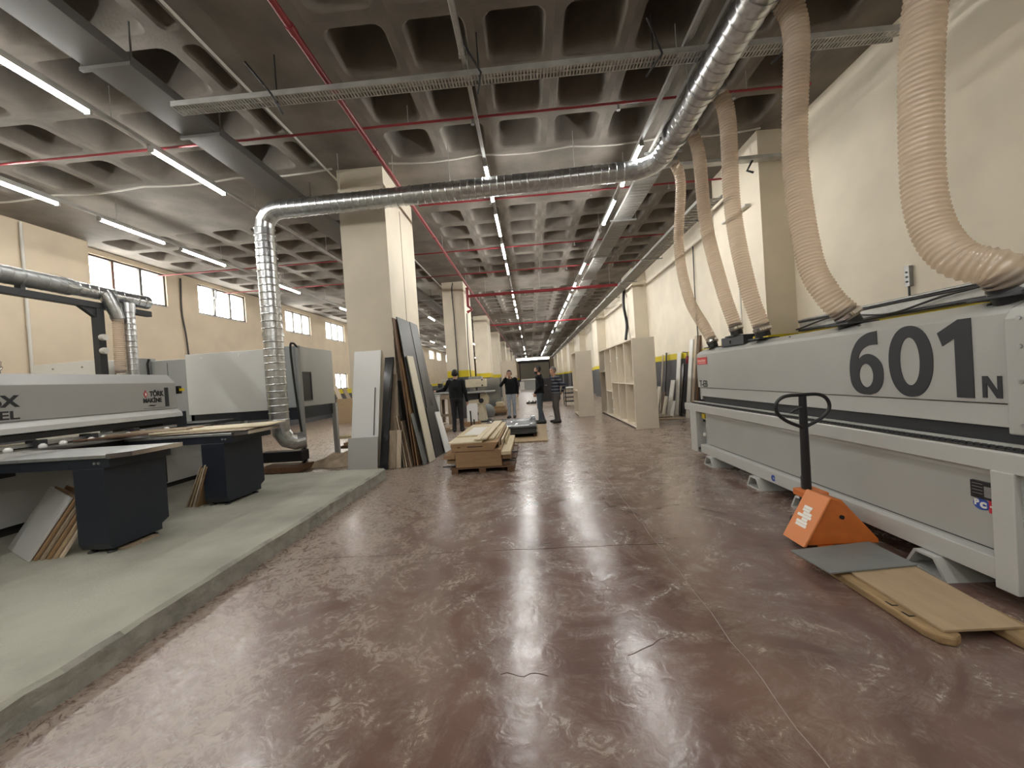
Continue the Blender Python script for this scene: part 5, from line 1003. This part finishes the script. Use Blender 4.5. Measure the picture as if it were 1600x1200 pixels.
    hgar('hair', lambda x, y, z: (z > .075 and y < .085) or (y < .02 and z > .02 and abs(x) < .2) or (y < -.02 and z > -.06), hair, .014)
    if beard: hgar('beard', lambda x, y, z: -.13 < z < -.042 and y > -.005, hair, .009)
    for s_ in (-1, 1):
        e = rt((s_*.031, .078, .018)); MB_ = MB().lathe([(.0005, -.011), (.009, -.006), (.0115, 0), (.009, .006), (.0005, .011)], (0, 0, 0), 'y', 8); MB_.v = [(a*.9+e[0], b+e[1], c*.6+e[2]) for a, b, c in MB_.v]; me = MB_.mesh('eye'); make('eye', [tuple(v.co) for v in me.vertices], [tuple(p.vertices) for p in me.polygons], 'hair', body)
    return body
def joints(**kw):
    J = dict(pelvis=(0, 0, .96), chest=(0, 0, 1.30), neck=(0, .0, 1.50), head=(0, .02, 1.665), shoulder={-1: (-.19, 0, 1.43), 1: (.19, 0, 1.43)}, elbow={-1: (-.25, -.03, 1.14), 1: (.25, -.03, 1.14)}, wrist={-1: (-.26, .05, .90), 1: (.26, .05, .90)},
             knee={-1: (-.10, .02, .52), 1: (.10, .02, .52)}, ankle={-1: (-.11, -.02, .095), 1: (.11, -.02, .095)}, toe={-1: (-.14, .16, .042), 1: (.14, .16, .042)}, hand={-1: ((-.02, .1, -1), (1, .2, 0), .35), 1: ((.02, .1, -1), (-1, .2, 0), .35)}, look=0)
    for k, v in kw.items():
        if isinstance(v, dict): J[k] = {**J[k], **v}
        else: J[k] = v
    return J
# man in vest: seen from behind, left arm stretched out to the bench
J1 = joints(elbow={-1: (-.36, .14, 1.24), 1: (.27, -.05, 1.14)}, wrist={-1: (-.60, .30, 1.20), 1: (.30, .0, .88)}, hand={-1: ((-1, .45, -.05), (0, 0, -1), .3), 1: ((.05, .1, -1), (-1, .2, 0), .35)}, look=-.35)
person('man in black clothes and dark vest seen from behind, reaching left', (-2.32, 11.75, 0), .05, J1, dict(top=('jumper', 'vest', 'jacket'), vest=True, pants='black_cloth', hem=.98), height=1.92)
# man facing the camera, right hand raised to his face
J2 = joints(elbow={1: (.34, .10, 1.24)}, wrist={1: (.13, .19, 1.50)}, hand={1: ((-.35, -.1, 1), (0, -1, 0), .5), -1: ((0, .1, -1), (1, .2, 0), .6)}, ankle={-1: (-.08, -.02, .095), 1: (.10, -.02, .095)}, toe={-1: (-.10, .17, .042), 1: (.15, .15, .042)}, head=(.02, .04, 1.655))
p2 = person('man in black zip jacket and light blue jeans raising a hand to his face', (-.80, 14.95, 0), PI-.1, J2, dict(top=('jacket', 'vest', 'jacket'), vest=True, pants='jean_l', hem=.90), height=1.88)
# bearded man in profile facing left
J3 = joints(chest=(0, -.02, 1.31), neck=(0, -.01, 1.51), head=(0, .03, 1.67), elbow={-1: (-.26, -.06, 1.16), 1: (.26, -.06, 1.16)}, wrist={-1: (-.20, .12, .97), 1: (.20, .12, .97)}, hand={-1: ((.1, .35, -1), (1, 0, 0), .7), 1: ((-.1, .35, -1), (-1, 0, 0), .7)}, ankle={-1: (-.10, -.08, .095), 1: (.10, .04, .095)}, toe={-1: (-.12, .11, .042), 1: (.12, .22, .042)})
person('bearded man in dark jacket and dark jeans in profile facing left', (.27, 12.6, 0), PI/2-.12, J3, dict(top=('jacket', 'vest', 'jacket'), vest=True, pants='jean_d', hem=.94), beard=True, height=1.89)
# man in striped sweater, hand on his back
J4 = joints(chest=(0, -.03, 1.30), neck=(0, .0, 1.50), head=(0, .05, 1.65), elbow={-1: (-.31, -.20, 1.18), 1: (.31, -.20, 1.18)}, wrist={-1: (-.16, -.17, 1.0), 1: (.16, -.17, 1.0)}, hand={-1: ((.7, .1, -.6), (0, 1, 0), .5), 1: ((-.7, .1, -.6), (0, 1, 0), .5)}, look=.15)
person('grey-haired man in blue and grey striped sweater with hands behind his hips', (.78, 12.55, 0), PI/2+.25, J4, dict(top=('striped_sweater', 'striped_knit', 'striped_knit'), pants='trouser', hem=.93), hair='hair_grey', height=1.84)
